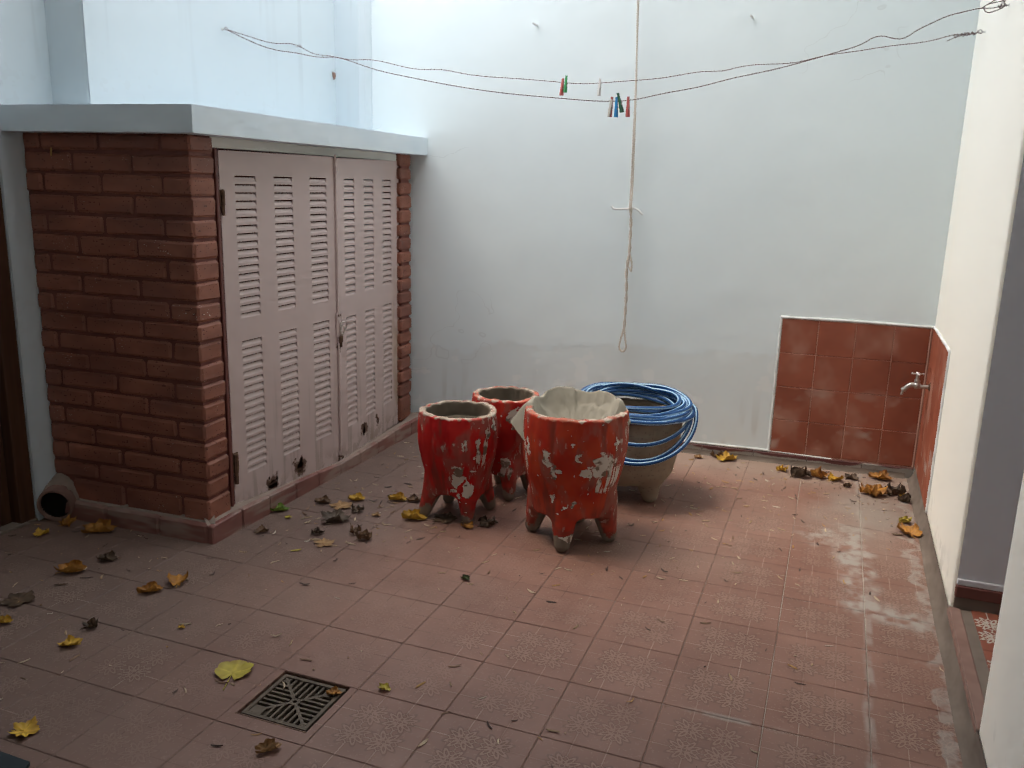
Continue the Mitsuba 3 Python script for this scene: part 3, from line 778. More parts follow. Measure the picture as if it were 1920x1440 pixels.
# the two louvred steel doors, bulging outward where they meet
def door(hinge, free, zb, zt, cols, ups, lows, holes, flip):
    """hinge, free: (s, t) of the two edges in cupboard coordinates; local u runs from the left edge to the right"""
    a, b = (free, hinge) if flip else (hinge, free)
    W = math.hypot(b[0] - a[0], b[1] - a[1])
    dx = (b[0] - a[0]) / W; dy = (b[1] - a[1]) / W
    U = CD * dx + CE * dy
    U = U / np.linalg.norm(U)
    N = np.cross(U, [0, 0, 1.0])
    N = N if N @ A([1, 0, 0]) > 0 else -N       # outward, towards the yard
    O = CB + CD * a[0] + CE * a[1]
    poly = sg.Polygon([(0, zb[0]), (W, zb[1]), (W, zt[1]), (0, zt[0])])
    slots = []
    pitch, hgt = 0.0357, 0.0235
    spots = []
    for (u0, u1) in cols:
        for (z1, n) in (ups, lows):
            for k in range(n):
                zz = z1 - k * pitch
                slots.append(sg.box(u0, zz - hgt, u1, zz)); spots.append((u0, u1, zz))
    for h in holes:
        slots.append(h)
    sheet = poly.difference(unary_union(slots))
    m = extrude(sheet, 0.002)
    loc = lambda v: O + v[:, :1] * U + v[:, 1:2] * A([0, 0, 1.0]) + (v[:, 2:3] - 0.002) * N
    d = put(t, 'door', mapv(m, loc), 'door_paint')
    # folded edges
    fold = cat(box(0.001, 0.018, 0, 0, 0, 0)) if False else None
    rim = []
    for (u0, u1) in ((0.0, 0.0022), (W - 0.0022, W)):
        zb0 = zb[0] + (zb[1] - zb[0]) * u0 / W; zt0 = zt[0] + (zt[1] - zt[0]) * u0 / W
        rim.append(box(u0, u1, zb0 + .002, zt0 - .002, -0.022, -0.001))
    rim.append(box(0.004, W - .004, max(zb) + .004, max(zb) + .0065, -0.022, -0.0025))
    rim.append(box(0.004, W - .004, min(zt) - .0065, min(zt) - .004, -0.022, -0.0025))
    put(d, 'folded_edge', mapv(cat(*rim), loc), 'door_paint')
    lib = {}
    for (u0, u1, zz) in spots:
        w = round(u1 - u0, 4)
        if w not in lib:
            v = A([[0, -hgt, 0.0005], [w, -hgt, 0.0005], [w, -.006, -0.0080], [0, -.006, -0.0080], [0, -.004, 0.0], [w, -.004, 0.0], [0, -hgt, 0], [w, -hgt, 0]])
            v[:, 2] -= 0.001
            f = A([[0, 1, 2], [0, 2, 3], [0, 3, 4], [1, 5, 2]])
            lib[w] = mikit.ply(trimesh.Trimesh(v, f, process=False), 'louvre_paint')
        o = O + U * u0 + A([0, 0, zz])
        M = np.eye(4); M[:3, 0] = U; M[:3, 1] = [0, 0, 1]; M[:3, 2] = N; M[:3, 3] = o
        put(d, 'louvre', lib[w], None, to_world=T(M.tolist()))
    return d, O, U, N, W
def ragged(cx, cz, w, h, seed, n=26):
    r = np.random.default_rng(seed)
    a = np.linspace(0, 2 * np.pi, n, endpoint=False)
    k = 0.55 + 0.6 * r.random(n)
    return sg.Polygon(np.stack([cx + w * k * np.cos(a), cz + h * k * np.sin(a)], 1)).buffer(0)
holesL = [ragged(0.285, 0.087, 0.042, 0.026, 1), ragged(0.262, 0.128, 0.008, 0.012, 2), ragged(0.32, 0.105, 0.012, 0.016, 9), ragged(0.525, 0.108, 0.036, 0.034, 3), ragged(0.535, 0.140, 0.014, 0.02, 4)]
holesR = [ragged(0.315, 0.108, 0.016, 0.045, 5), ragged(0.327, 0.15, 0.008, 0.022, 6), ragged(0.52, 0.12, 0.006, 0.026, 7)]
dl, OL, UL, NL, WL = door((0.226, 0.03), (1.122, -0.02), (0.085, 0.022), (1.675, 1.679), [(0.100, 0.246), (0.383, 0.528), (0.676, 0.826)], (1.571, 18), (0.836, 18), holesL, False)
dr_, OR, UR, NR, WR = door((2.033, 0.03), (1.150, -0.02), (0.028, 0.011), (1.675, 1.686), [(0.092, 0.222), (0.352, 0.486), (0.622, 0.757)], (1.571, 18), (0.822, 18), holesR, True)
part_label(dl, 'left louvred door leaf with rust holes along its foot')
part_label(dr_, 'right louvred door leaf with the hasp edge')
# strips and bolt rod where the leaves meet
DL = lambda v: OL + v[:, :1] * UL + v[:, 1:2] * NL + v[:, 2:3] * A([0, 0, 1.0])
DR = lambda v: OR + v[:, :1] * UR + v[:, 1:2] * NR + v[:, 2:3] * A([0, 0, 1.0])
put(dl, 'cover_strip', mapv(box(WL - 0.004, WL + 0.024, -0.004, 0.001, 0.026, 1.672, .001), DL), 'door_paint')
rod = tube([[WL + 0.006, 0.007, 0.02], [WL + 0.006, 0.007, 1.69]], 0.0055, 10)
put(dl, 'bolt_rod', mapv(rod, DL), 'louvre_paint', smooth=40)
put(dl, 'bolt_guide', mapv(cat(box(WL - .004, WL + .016, 0.0, 0.016, 1.60, 1.63, .002), box(WL - .004, WL + .016, 0.0, 0.016, 0.05, 0.08, .002), box(WL - .004, WL + .016, 0.0, 0.016, 1.665, 1.672, .001)), DL), 'door_paint')
put(dl, 'hasp_plate', mapv(cat(box(WL - .012, WL + .034, 0.006, 0.0105, 0.735, 0.862, .0015), box(WL - .012, WL - .007, 0.0, 0.012, 0.735, 0.862)), DL), 'door_paint')
put(dl, 'hasp_screw', mapv(cat(align(revolve([(0, 0), (.006, 0), (.006, .002), (0, .004)], 12), (WL + .004, .0105, .85), (0, 1, 0)), align(revolve([(0, 0), (.006, 0), (.006, .002), (0, .004)], 12), (WL + .022, .0105, .85), (0, 1, 0))), DL), 'rusty_iron', smooth=30)
ring = [(WL + .012, .016, .80), (WL + .03, .03, .815), (WL + .045, .034, .812), (WL + .05, .032, .79), (WL + .035, .026, .762), (WL + .02, .02, .742), (WL + .01, .018, .755), (WL + .014, .02, .782)]
put(dl, 'twisted_wire', mapv(cat(tube(spline(ring, 10, True), 0.0038, 8, True), tube(spline([(WL + .014, .018, .80), (WL + .03, .032, .775), (WL + .016, .022, .748), (WL + .006, .016, .77)], 8), .003, 7)), DL), 'galvanised', smooth=True)
put(dl, 'latch_stub', mapv(cat(box(WL + .002, WL + .03, 0.004, 0.024, 0.70, 0.738, .004), box(WL + .018, WL + .026, 0.0, 0.02, 0.675, 0.71, .003)), DL), 'rusty_iron')
for (O_, D_, uu, zz, par) in ((OL, DL, 0.006, 1.478, dl), (OL, DL, 0.008, 0.285, dl), (OR, DR, WR - 0.004, 1.515, dr_), (OR, DR, WR - 0.002, 0.215, dr_)):
    big = 1.35 if zz < 1 else 1.0
    hb = cat(tube([[uu, 0.009, zz - 0.03 * big], [uu, 0.009, zz + 0.03 * big]], 0.009 * big, 10), box(uu - .016 * big, uu + .016 * big, -0.002, 0.005, zz - .034 * big, zz + .034 * big, .001), tube([[uu, 0.008, zz - 0.075 * big], [uu, 0.008, zz - 0.032 * big]], 0.0075 * big, 10))
    put(par, 'hinge', mapv(hb, D_), 'rusty_iron', smooth=30)
tag(t, 'reddish brown painted brick cupboard with louvred steel doors and pale slab top', 'cupboard')

# terracotta drain outlet with its mortar collar, at the foot of the left wall
t = 'drain_pipe'
ax = A([0.42, -0.90, -0.10]); ax /= np.linalg.norm(ax)
po = A([-3.232, 2.735, 0.078])
pr = revolve([(0.066, 0.012), (0.078, 0.30), (0.080, 0.012), (0.077, 0.0), (0.068, 0.0), (0.066, 0.012)], 36)
put(t, 'pipe', align(pr, po, -ax), 'terracotta', smooth=30)
put(t, 'shade_plug', cat(align(revolve([(0.0, 0.045), (0.067, 0.045), (0.067, 0.050), (0.0, 0.050)], 28), po, -ax), align(revolve([(0.0665, 0.013), (0.0655, 0.045), (0.067, 0.046)], 28), po, -ax)), 'painted_dark')  # added dark disc and lining, standing for shade in the pipe
def collar(u, v):
    th = u * 2 * np.pi
    rr = 0.079 + 0.055 * v + 0.022 * (meshkit.fbm(np.stack([np.cos(th) * 2, np.sin(th) * 2, v * 3], 1), 3) - 0.5)
    b1 = np.cross(ax, [0, 0, 1.0]); b1 /= np.linalg.norm(b1); b2 = np.cross(b1, ax)
    back = 0.045 + 0.13 * np.sin(v * 1.5)
    p = po + rr[:, None] * (np.cos(th)[:, None] * b1 + np.sin(th)[:, None] * b2) - back[:, None] * ax
    p[:, 2] = np.maximum(p[:, 2], -0.005)
    return p
put(t, 'mortar_collar', grid(60, 14, collar), 'ledge_mortar', smooth=True)
tag(t, 'round terracotta drain outlet at the foot of the cupboard by the door', 'drain pipe')

# ------------------------------------------------------------------ planters
def level_mesh(f, lo, hi, edge):
    m = m3.Manifold.level_set(f, [*lo, *hi], edge, 0.0)
    mm = m.to_mesh()
    v, fa = A(mm.vert_properties[:, :3]), A(mm.tri_verts)
    me = trimesh.Trimesh(v, fa, process=False)
    trimesh.smoothing.filter_taubin(me, iterations=6)
    return me

def make_planter(c, H, R, feet, prof, lobes, bsdf, label, group, seed, zb, foot_r=0.030, wall=0.034, soil_z=0.6, edge=0.0088):
    sqrt, atan2, sin, cos, pi = math.sqrt, math.atan2, math.sin, math.cos, math.pi
    zz = [a for a, b in prof]; rr = [b for a, b in prof]
    tab = np.interp(np.linspace(0, 1.15, 461), zz, rr)
    ker = np.ones(31) / 31
    tab = np.convolve(np.pad(tab, 15, mode='edge'), ker, 'valid').tolist()
    legs = []
    for (fx, fy) in feet:
        d = sqrt(fx * fx + fy * fy)
        top = (fx / d * R * 0.60, fy / d * R * 0.60, zb * 1.30)
        legs.append((top, (fx, fy, foot_r * 0.95)))
    rs = np.random.default_rng(seed)
    ph = rs.random(6) * 6
    def f(x, y, z):
        r = sqrt(x * x + y * y)
        th = atan2(y, x)
        k = z / H
        ro = tab[min(max(int(k * 400), 0), 460)] * R
        sc = 1 - abs(sin(lobes * th / 2 + ph[0]))
        sc2 = sc * sc * sc
        lobw = min(max((k - 0.35) * 3, 0), 1)
        ro -= 0.0045 * sc2 * lobw
        ro += 0.004 * sin(3 * th + ph[1]) + 0.0025 * sin(5 * th + 9 * z + ph[2])
        rim = H - 0.0045 * sc2 - 0.003 * abs(sin(2.5 * th + ph[3])) - 0.0015 * sin(11 * th + ph[4])
        body = max((r - ro) * 0.93, z - rim, zb + 0.02 * sin(3 * th + ph[5]) * 0.4 - z)
        cav = max(r - (ro - wall), zb + 0.05 - z)
        dl_ = 1e9
        for (a, b) in legs:
            ux, uy, uz = b[0] - a[0], b[1] - a[1], b[2] - a[2]
            px, py, pz = x - a[0], y - a[1], z - a[2]
            h = (px * ux + py * uy + pz * uz) / (ux * ux + uy * uy + uz * uz)
            h = 0.0 if h < 0 else 1.0 if h > 1 else h
            dx, dy, dz = px - h * ux, py - h * uy, pz - h * uz
            d = sqrt(dx * dx + dy * dy + dz * dz) - (0.056 * R / 0.2 * (1 - h) + foot_r * h)
            if d < dl_:
                dl_ = d
        dl_ = max(dl_, z - zb * 1.7)
        kk = 0.034
        hh = kk - abs(body - dl_)
        s = min(body, dl_) - (hh * hh / (4 * kk) if hh > 0 else 0)
        s = max(s, 0.002 - z)
        return -max(s, -cav)
    me = level_mesh(f, (-R - .06, -R - .06, -0.02), (R + .06, R + .06, H + .03), edge)
    v = A(me.vertices); v[:, 2] = np.maximum(v[:, 2], 0.0015)
    me.vertices = v + A([c[0], c[1], 0])
    t = fresh(group)
    cen = me.triangles_center - A([c[0], c[1], 0])
    low = cen[:, 2] < zb * 0.92
    ang = np.arctan2(cen[:, 1], cen[:, 0])
    fa = A([math.atan2(fy, fx) for fx, fy in feet])
    who = np.argmin(np.abs((ang[:, None] - fa[None] + np.pi) % (2 * np.pi) - np.pi), 1)
    def sub(mask):
        s_ = me.submesh([np.nonzero(mask)[0]], append=True, repair=False)
        return s_
    put(t, 'bowl', sub(~low), bsdf, smooth=True)
    for q_ in range(len(feet)):
        if (low & (who == q_)).any():
            put(t, 'leg', sub(low & (who == q_)), bsdf, smooth=True)
    rs_ = R * 0.955 - wall
    def soil(u, w):
        th = u * 2 * np.pi
        p = np.stack([np.cos(th) * w * rs_, np.sin(th) * w * rs_], 1)
        z = soil_z * H + 0.02 * (meshkit.fbm(np.stack([p[:, 0] * 14, p[:, 1] * 14, p[:, 0] * 0 + seed], 1), 3) - 0.5)
        return np.stack([p[:, 0] + c[0], p[:, 1] + c[1], z], 1)
    put(t, 'soil', grid(40, 14, soil), 'soil', smooth=True)
    tag(t, label, 'planter')
    return t

PROF = [(0.0, 0.70), (0.20, 0.74), (0.30, 0.765), (0.42, 0.835), (0.56, 0.935), (0.72, 1.0), (0.86, 1.0), (1.0, 0.965), (1.15, 0.95)]
c1 = (-1.60, 3.60)
pot_paint('pot_crimson', c1, 0.525, 0.19, (0.36, 0.006, 0.008), (0.43, 0.014, 0.012),
          [(-0.02, 0.245, 0.026, 0.048), (0.16, 0.40, 0.007, 0.016), (0.47, 0.40, 0.008, 0.018), (0.75, 0.44, 0.010, 0.03), (-0.17, 0.165, 0.018, 0.014), (0.30, 0.175, 0.022, 0.024), (0.42, 0.335, 0.007, 0.008), (0.42, 0.27, 0.010, 0.008), (0.05, 0.14, 0.012, 0.010), (1.05, 0.47, 0.01, 0.03)],
          [(0.62, 0.36, 0.050, 0.16), (0.25, 0.19, 0.05, 0.05)], (0.33, 0.27, 0.21))
make_planter(c1, 0.525, 0.19, [(-.128, -.104), (.10, -.105), (.122, .109), (-.10, .11)], PROF, 15, 'pot_crimson', 'crimson scalloped planter on four feet, leftmost, with a white chip on its belly', 'planter', 21, 0.130, soil_z=0.87)
c2 = (-1.017, 3.558)
pot_paint('pot_orange_red', c2, 0.612, 0.236, (0.33, 0.020, 0.010), (0.39, 0.044, 0.018),
          [(0.56, 0.40, 0.032, 0.050), (0.27, 0.372, 0.020, 0.022), (-0.02, 0.50, 0.008, 0.008), (-0.48, 0.44, 0.016, 0.03), (-0.36, 0.385, 0.016, 0.022), (-0.43, 0.245, 0.008, 0.019), (-0.13, 0.225, 0.010, 0.010), (0.02, 0.23, 0.008, 0.010), (0.10, 0.45, 0.007, 0.012), (-1.0, 0.46, 0.010, 0.035), (0.9, 0.50, 0.01, 0.016), (-0.10, 0.06, 0.035, 0.02)],
          [(0.86, 0.36, 0.085, 0.15), (0.62, 0.30, 0.06, 0.07), (-1.15, 0.40, 0.05, 0.15)], (0.40, 0.12, 0.08))
make_planter(c2, 0.612, 0.236, [(-.178, -.01), (.016, -.178), (.178, .012), (-.012, .178)], PROF, 14, 'pot_orange_red', 'big orange red planter in front, flaking paint, with grey cloth stuffed in it', 'planter', 22, 0.150, 0.036, 0.037)
c3 = (-1.505, 3.975)
pot_paint('pot_dark_red', c3, 0.53, 0.175, (0.32, 0.008, 0.009), (0.39, 0.024, 0.012),
          [(0.25, 0.455, 0.030, 0.035), (0.30, 0.42, 0.022, 0.02), (0.0, 0.20, 0.02, 0.025), (-0.1, 0.14, 0.02, 0.02)], [(0.1, 0.16, 0.06, 0.06)], (0.42, 0.10, 0.06))
make_planter(c3, 0.53, 0.175, [(.07, -.112), (.112, .07), (-.07, .112), (-.112, -.07)], PROF, 15, 'pot_dark_red', 'dark red planter standing behind the other red ones', 'planter', 23, 0.130, soil_z=0.84)
PROF4 = [(0.0, 0.62), (0.20, 0.70), (0.24, 0.80), (0.32, 0.885), (0.5, 0.94), (0.8, 0.985), (1.0, 1.0), (1.15, 1.0)]
c4 = (-0.925, 4.25)
make_planter(c4, 0.445, 0.272, [(.150, -.098), (.12, .13), (-.13, .12), (-.13, -.12)], PROF4, 12, 'raw_concrete', 'unpainted grey concrete planter at right, under the blue hose', 'planter', 24, 0.10, 0.045, 0.036)

# grey cloth stuffed into the front planter
def cloth(u, v):
    th = u * 2 * np.pi
    H, R = 0.612, 0.236
    face = math.atan2(-c2[1], -c2[0])
    rel = (th - face + np.pi) % (2 * np.pi) - np.pi           # 0 = viewer's side, + = to the right
    r = v * (R * 1.16)
    q = np.stack([np.cos(th) * 2.2, np.sin(th) * 2.2, v * 2.0], 1)
    fold = meshkit.fbm(q * 0.8, 3, 5) - 0.5
    fold2 = np.sin(th * 7 + 9 * fold) * 0.3 + np.sin(th * 3 + 2 + 4 * fold) * 0.5
    backw = np.clip((np.abs(rel) - 1.05) / 0.5, 0, 1)          # 1 at the back half
    leftw = np.exp(-((rel + 1.65) / 0.42) ** 2)
    rightw = np.exp(-((rel - 1.55) / 0.35) ** 2)
    rim_in = R * 0.83
    k = np.clip(v * 1.16 / 0.83, 0, 1)
    z_in = H - 0.165 + (0.165 + 0.012) * k ** 2.2 * (0.25 + 0.75 * np.maximum(backw, np.maximum(leftw, rightw)))
    cre = np.abs(meshkit.fbm(q * 1.1 + 5, 2, 9) - 0.5)
    z_in = z_in + 0.012 * fold2 * k * (1 - 0.4 * k) + 0.05 * fold * k * (1 - 0.5 * k) - 0.05 * np.clip(0.10 - cre, 0, 1) * k * 3.0
    over = np.clip((v * 1.16 - 0.80) / 0.36, 0, 1)
    rg = 1 - np.abs(2 * meshkit.fbm(np.stack([np.cos(th) * 2.6, np.sin(th) * 2.6, v * 2.4], 1), 2, 14) - 1)
    rg = rg ** 5
    crest = 0.027 * backw * np.exp(-((over - 0.25) / 0.45) ** 2) * (0.9 + 0.5 * (meshkit.noise(np.stack([np.cos(th) * 3, np.sin(th) * 3, th * 0], 1), 3) - 0.3) + 0.35 * np.exp(-((rel + 2.9) / 0.35) ** 2))
    drop = -0.085 * over ** 1.4 * np.maximum(leftw, 1.1 * backw) + 0.015 * over * rightw
    z = z_in + crest + drop + 0.007 * rg * k * (0.4 + 0.6 * (1 - over))
    grow = np.where(over > 0, over * (0.03 * leftw + 0.0), 0)
    rr = r * (1 - 0.10 * over * rightw) + grow * 0.7 + 0.006 * fold2 * over - 0.007 * rg * k
    frontw = 1 - np.maximum(backw, np.maximum(leftw, rightw))
    rr = rr * (1 - 0.30 * np.clip(frontw, 0, 1) * np.clip(v * 1.6 - .6, 0, 1))
    z = z - 0.06 * np.clip(frontw, 0, 1) * np.clip(v * 1.3 - .3, 0, 1)
    return np.stack([c2[0] + np.cos(th) * rr, c2[1] + np.sin(th) * rr, z], 1)
t = 'cloth'
put(None, t, grid(220, 70, cloth), 'cloth_grey', smooth=True)
tag(t, 'crumpled grey cloth draped inside and over the rim of the front red planter', 'cloth')

# blue hose coiled over the concrete planter
r_h = np.random.default_rng(31)
HC = A([-0.905, 4.235, 0.0])
# per turn: radius x, radius y, offset x, offset y, height, tilt y, tilt x, drop at the front right
TURNS = [(.262, .235, .00, .00, .452, .06, -.06, 0), (.285, .225, .02, .01, .456, .10, -.02, 0), (.240, .250, -.02, .00, .462, .12, -.10, 0), (.275, .255, .01, -.01, .462, .04, .02, 0),
         (.292, .280, .00, .00, .470, .05, -.04, .105), (.250, .225, .02, .01, .476, .14, -.06, 0), (.290, .240, .01, .00, .478, .08, -.12, 0), (.296, .286, .00, .00, .468, .04, -.02, .185),
         (.318, .300, .004, -.004, .470, .05, -.02, .200), (.268, .262, -.01, .01, .486, .16, -.03, 0), (.245, .215, .01, .02, .492, .10, .04, 0), (.283, .245, .00, .00, .496, .18, -.08, 0), (.262, .25, .01, .01, .50, .12, -.10, 0), (.255, .165, .00, .06, .497, .14, -.06, 0), (.270, .205, .015, .03, .503, .20, -.04, 0), (.235, .185, -.01, .045, .506, .10, .02, 0), (.285, .262, .0, .0, .499, .13, -.07, 0)]
TU = A(TURNS, float)
nt = len(TU)
tt_ = np.linspace(0, nt - 1.001, (nt - 1) * 72)
par = np.stack([np.interp(tt_, np.arange(nt) + 0.0, np.convolve(np.pad(TU[:, q_], 1, mode='edge'), [0.0, 1.0, 0.0], 'valid')) for q_ in range(8)], 1)
# hold each turn's drop over its own front, blend on the far side
frac = tt_ - np.floor(tt_)
blend = np.clip((frac - 0.62) / 0.3, 0, 1); blend = blend * blend * (3 - 2 * blend)
k0 = np.floor(tt_).astype(int); k1 = np.minimum(k0 + 1, nt - 1)
par = TU[k0] * (1 - blend[:, None]) + TU[k1] * blend[:, None]
ang_ = 2 * np.pi * tt_ + 3.3
ca_, sa_h = np.cos(ang_), np.sin(ang_)
w_ = np.clip(np.cos(ang_ + 1.25), 0, 1)
hx = par[:, 0] * ca_; hy = par[:, 1] * sa_h
hzv = par[:, 4] + par[:, 5] * hy * 0.8 + par[:, 6] * hx * 0.5 - par[:, 7] * w_ ** 1.15 + 0.005 * np.sin(3 * ang_ + 2 * tt_)
hp = np.stack([HC[0] + par[:, 2] + hx, HC[1] + par[:, 3] + hy, np.where(par[:, 7] < 0.05, np.maximum(hzv, 0.452), hzv)], 1)
# bowl clearance: push anything below the rim outward
rel = hp - A([c4[0], c4[1], 0]); rad = np.hypot(rel[:, 0], rel[:, 1])
lim = np.interp(hp[:, 2], [0.1, 0.2, 0.45, 0.456], [0.262, 0.275, 0.285, 0.0])
sc = np.where(rad < lim, lim / np.maximum(rad, 1e-4), 1)
hp[:, 0] = c4[0] + rel[:, 0] * sc; hp[:, 1] = c4[1] + rel[:, 1] * sc
hm, huv = tube_uv(hp, 0.0106, 16)
t = 'garden_hose'
put(t, 'tubing', hm, 'hose_pvc', smooth=True, uv=huv)
put(t, 'end_fitting', tube([hp[0], hp[0] + A([-0.03, 0.012, 0.012])], 0.0115, 12), 'mat_rubber', smooth=30)
tag(t, 'blue garden hose with white stripes coiled on the concrete planter', 'hose')

# ------------------------------------------------------------------ tap
t = 'water_tap'
TP = A([K[0] - 0.002 + 0.0061 * (4.93 - K[1]), 4.93, 0.580])
put(t, 'flange', align(revolve([(0, 0), (0.026, 0), (0.024, .006), (0.012, .014), (0, .014)], 24), TP, (-1, 0, 0)), 'rusty_iron', smooth=30)
put(t, 'inlet_pipe', tube([TP, TP + A([-0.06, 0, -0.004])], 0.0105, 14), 'galvanised', smooth=40)
B_ = TP + A([-0.070, 0, 0.002])
body = cat(trimesh.creation.icosphere(3, 0.0195), align(revolve([(0, 0), (.0135, 0), (.0135, .008), (.016, .008), (.016, .020), (.0105, .022), (.0095, .045), (0, .047)], 20), (0, 0, 0.010), (0, 0, 1)),
           tube(spline([(0.018, 0, 0), (0, 0, 0.002), (-0.026, 0, 0.0), (-0.048, 0, -0.016), (-0.060, 0, -0.030)], 6), [0.013] * 12 + list(np.linspace(0.0145, 0.0105, 13)), 14))
body.apply_translation(B_)
put(t, 'body', body, 'galvanised', smooth=40)
tip = B_ + A([-0.060, 0, -0.030])
put(t, 'nozzle', cat(tube([tip + A([.004, 0, .006]), tip + A([-.003, 0, -.004])], 0.0155, 14), tube([tip, tip + A([-0.008, 0, -0.028])], 0.0075, 12)), 'galvanised', smooth=40)
hz = B_ + A([0, 0, 0.063])
hand = [trimesh.creation.icosphere(2, 0.0095)]
for a in (0.15, 0.15 + np.pi / 2, 0.15 + np.pi, 0.15 + 3 * np.pi / 2):
    d_ = A([math.cos(a), math.sin(a), 0.0])
    hand += [tube([d_ * 0.004, d_ * 0.026], [0.0042, 0.0036], 10)]
    s_ = trimesh.creation.icosphere(2, 0.0058); s_.apply_translation(d_ * 0.028); hand.append(s_)
hand = cat(*hand); hand.apply_translation(hz)
put(t, 'cross_handle', hand, 'chrome', smooth=40)
tag(t, 'metal water tap with cross handle over the red tiles', 'tap')

# ------------------------------------------------------------------ wires, pegs, rope, nails
def hook(pos, nrm, label, grp):
    t = fresh('wall_hook')
    n_ = A(nrm, float)
    put(t, 'plug', align(revolve([(0, 0), (.008, 0), (.007, .004), (0, .004)], 12), A(pos) , n_), 'trim_white', smooth=30)
    p = A(pos)
    sidev = np.cross(n_, [0, 0, 1.0])
    put(t, 'eye', tube(spline([p, p + n_ * .014, p + n_ * .022 + A([0, 0, .008]), p + n_ * .032 + A([0, 0, .004]), p + n_ * .030 + A([0, 0, -.006]), p + n_ * .02 + A([0, 0, -.003])], 5), 0.0026, 7), 'nail_steel', smooth=True)
    tag(t, label, 'hook')
hook([-3.096, 3.895, 2.306], (1, 0, 0), 'small hook in the left wall, the nearer of two holding the washing lines', None)
hook([-3.096, 4.552, 2.317], (1, 0, 0), 'small hook in the left wall, the farther of two, nearer the back corner', None)
hook([0.532, 4.10, 2.309], (-1, 0, 0), 'hook in the right wall with a loose wire loop, nearer and higher of two', None)
hook([0.536, 4.777, 2.318], (-1, 0, 0), 'hook in the right wall with a tight knot of wire, farther of two', None)

W1 = [[-3.08, 3.903, 2.306], [-2.937, 3.912, 2.246], [-2.782, 3.921, 2.199], [-2.66, 3.927, 2.182], [-2.539, 3.934, 2.162], [-2.464, 3.938, 2.161], [-2.346, 3.944, 2.134], [-2.244, 3.95, 2.103], [-2.072, 3.959, 2.066], [-1.793, 3.974, 2.017], [-1.523, 3.989, 1.982], [-1.288, 4.001, 1.962], [-1.048, 4.014, 1.948], [-0.938, 4.02, 1.955], [-0.819, 4.027, 1.979], [-0.656, 4.036, 2.008], [-0.521, 4.043, 2.041], [-0.367, 4.051, 2.072], [-0.239, 4.058, 2.103], [-0.145, 4.063, 2.129], [-0.053, 4.068, 2.155], [0.007, 4.071, 2.177], [0.046, 4.074, 2.199], [0.083, 4.076, 2.203], [0.129, 4.078, 2.191], [0.165, 4.08, 2.195], [0.196, 4.082, 2.216], [0.252, 4.085, 2.246], [0.308, 4.088, 2.272], [0.374, 4.091, 2.289], [0.43, 4.094, 2.299], [0.472, 4.097, 2.299], [0.505, 4.1, 2.306]]
W2 = [[-3.08, 3.905, 2.306], [-3.082, 4.13, 2.300], [-3.078, 4.32, 2.300], [-3.068, 4.552, 2.315], [-2.996, 4.558, 2.281], [-2.875, 4.566, 2.261], [-2.738, 4.574, 2.239], [-2.637, 4.581, 2.238], [-2.47, 4.591, 2.21], [-2.307, 4.601, 2.182], [-2.204, 4.607, 2.181], [-2.051, 4.617, 2.157], [-1.771, 4.634, 2.13], [-1.5, 4.651, 2.108], [-1.353, 4.66, 2.099], [-1.253, 4.666, 2.104], [-1.097, 4.676, 2.114], [-0.931, 4.686, 2.128], [-0.729, 4.699, 2.155], [-0.65, 4.703, 2.157], [-0.559, 4.709, 2.176], [-0.278, 4.726, 2.196], [-0.181, 4.732, 2.219], [-0.035, 4.741, 2.239], [0.153, 4.753, 2.265], [0.258, 4.76, 2.275], [0.337, 4.764, 2.29], [0.415, 4.769, 2.308], [0.471, 4.773, 2.309], [0.51, 4.777, 2.317]]
def coil(a, b, turns, rad, seed):
    a, b = A(a), A(b); r = np.random.default_rng(seed)
    d_ = b - a; n1 = np.cross(d_, [0, 0, 1.0]); n1 /= np.linalg.norm(n1); n2 = np.cross(n1, d_); n2 /= np.linalg.norm(n2)
    s_ = np.linspace(0, 1, turns * 9)
    return a + s_[:, None] * d_ + rad * (0.6 + 0.6 * np.abs(np.sin(s_ * 7 + seed)))[:, None] * (np.cos(s_ * turns * 6.28)[:, None] * n1 + np.sin(s_ * turns * 6.28)[:, None] * n2)
put('clothes_line', 'wire', tube(spline(W1, 6), 0.0019, 7), 'wire_brown', smooth=True)
put('clothes_line', 'end_loop', cat(tube(spline([(0.43, 4.094, 2.299), (0.46, 4.09, 2.318), (0.50, 4.10, 2.330), (0.515, 4.105, 2.312), (0.48, 4.10, 2.288), (0.45, 4.095, 2.285), (0.44, 4.094, 2.30), (0.47, 4.097, 2.318), (0.515, 4.10, 2.325)], 6), .0019, 7), tube(coil((0.49, 4.10, 2.304), (0.52, 4.10, 2.309), 3, .006, 3), .0017, 6)), 'wire_brown', smooth=True)
tag('clothes_line', 'nearer, lower sagging brown wire washing line', 'washing line')
put('clothes_line_001', 'wire', tube(spline(W2, 6), 0.0019, 7), 'wire_brown', smooth=True)
put('clothes_line_001', 'end_knot', cat(tube(coil((0.40, 4.768, 2.300), (0.49, 4.775, 2.314), 6, .008, 1), .0019, 6), tube(coil((0.43, 4.768, 2.306), (0.52, 4.776, 2.316), 4, .006, 2), .0018, 6), tube(spline([(0.44, 4.77, 2.306), (0.40, 4.767, 2.292), (0.375, 4.766, 2.278)], 5), .0019, 6)), 'wire_brown', smooth=True)
tag('clothes_line_001', 'farther, higher brown wire washing line with a knotted end', 'washing line')

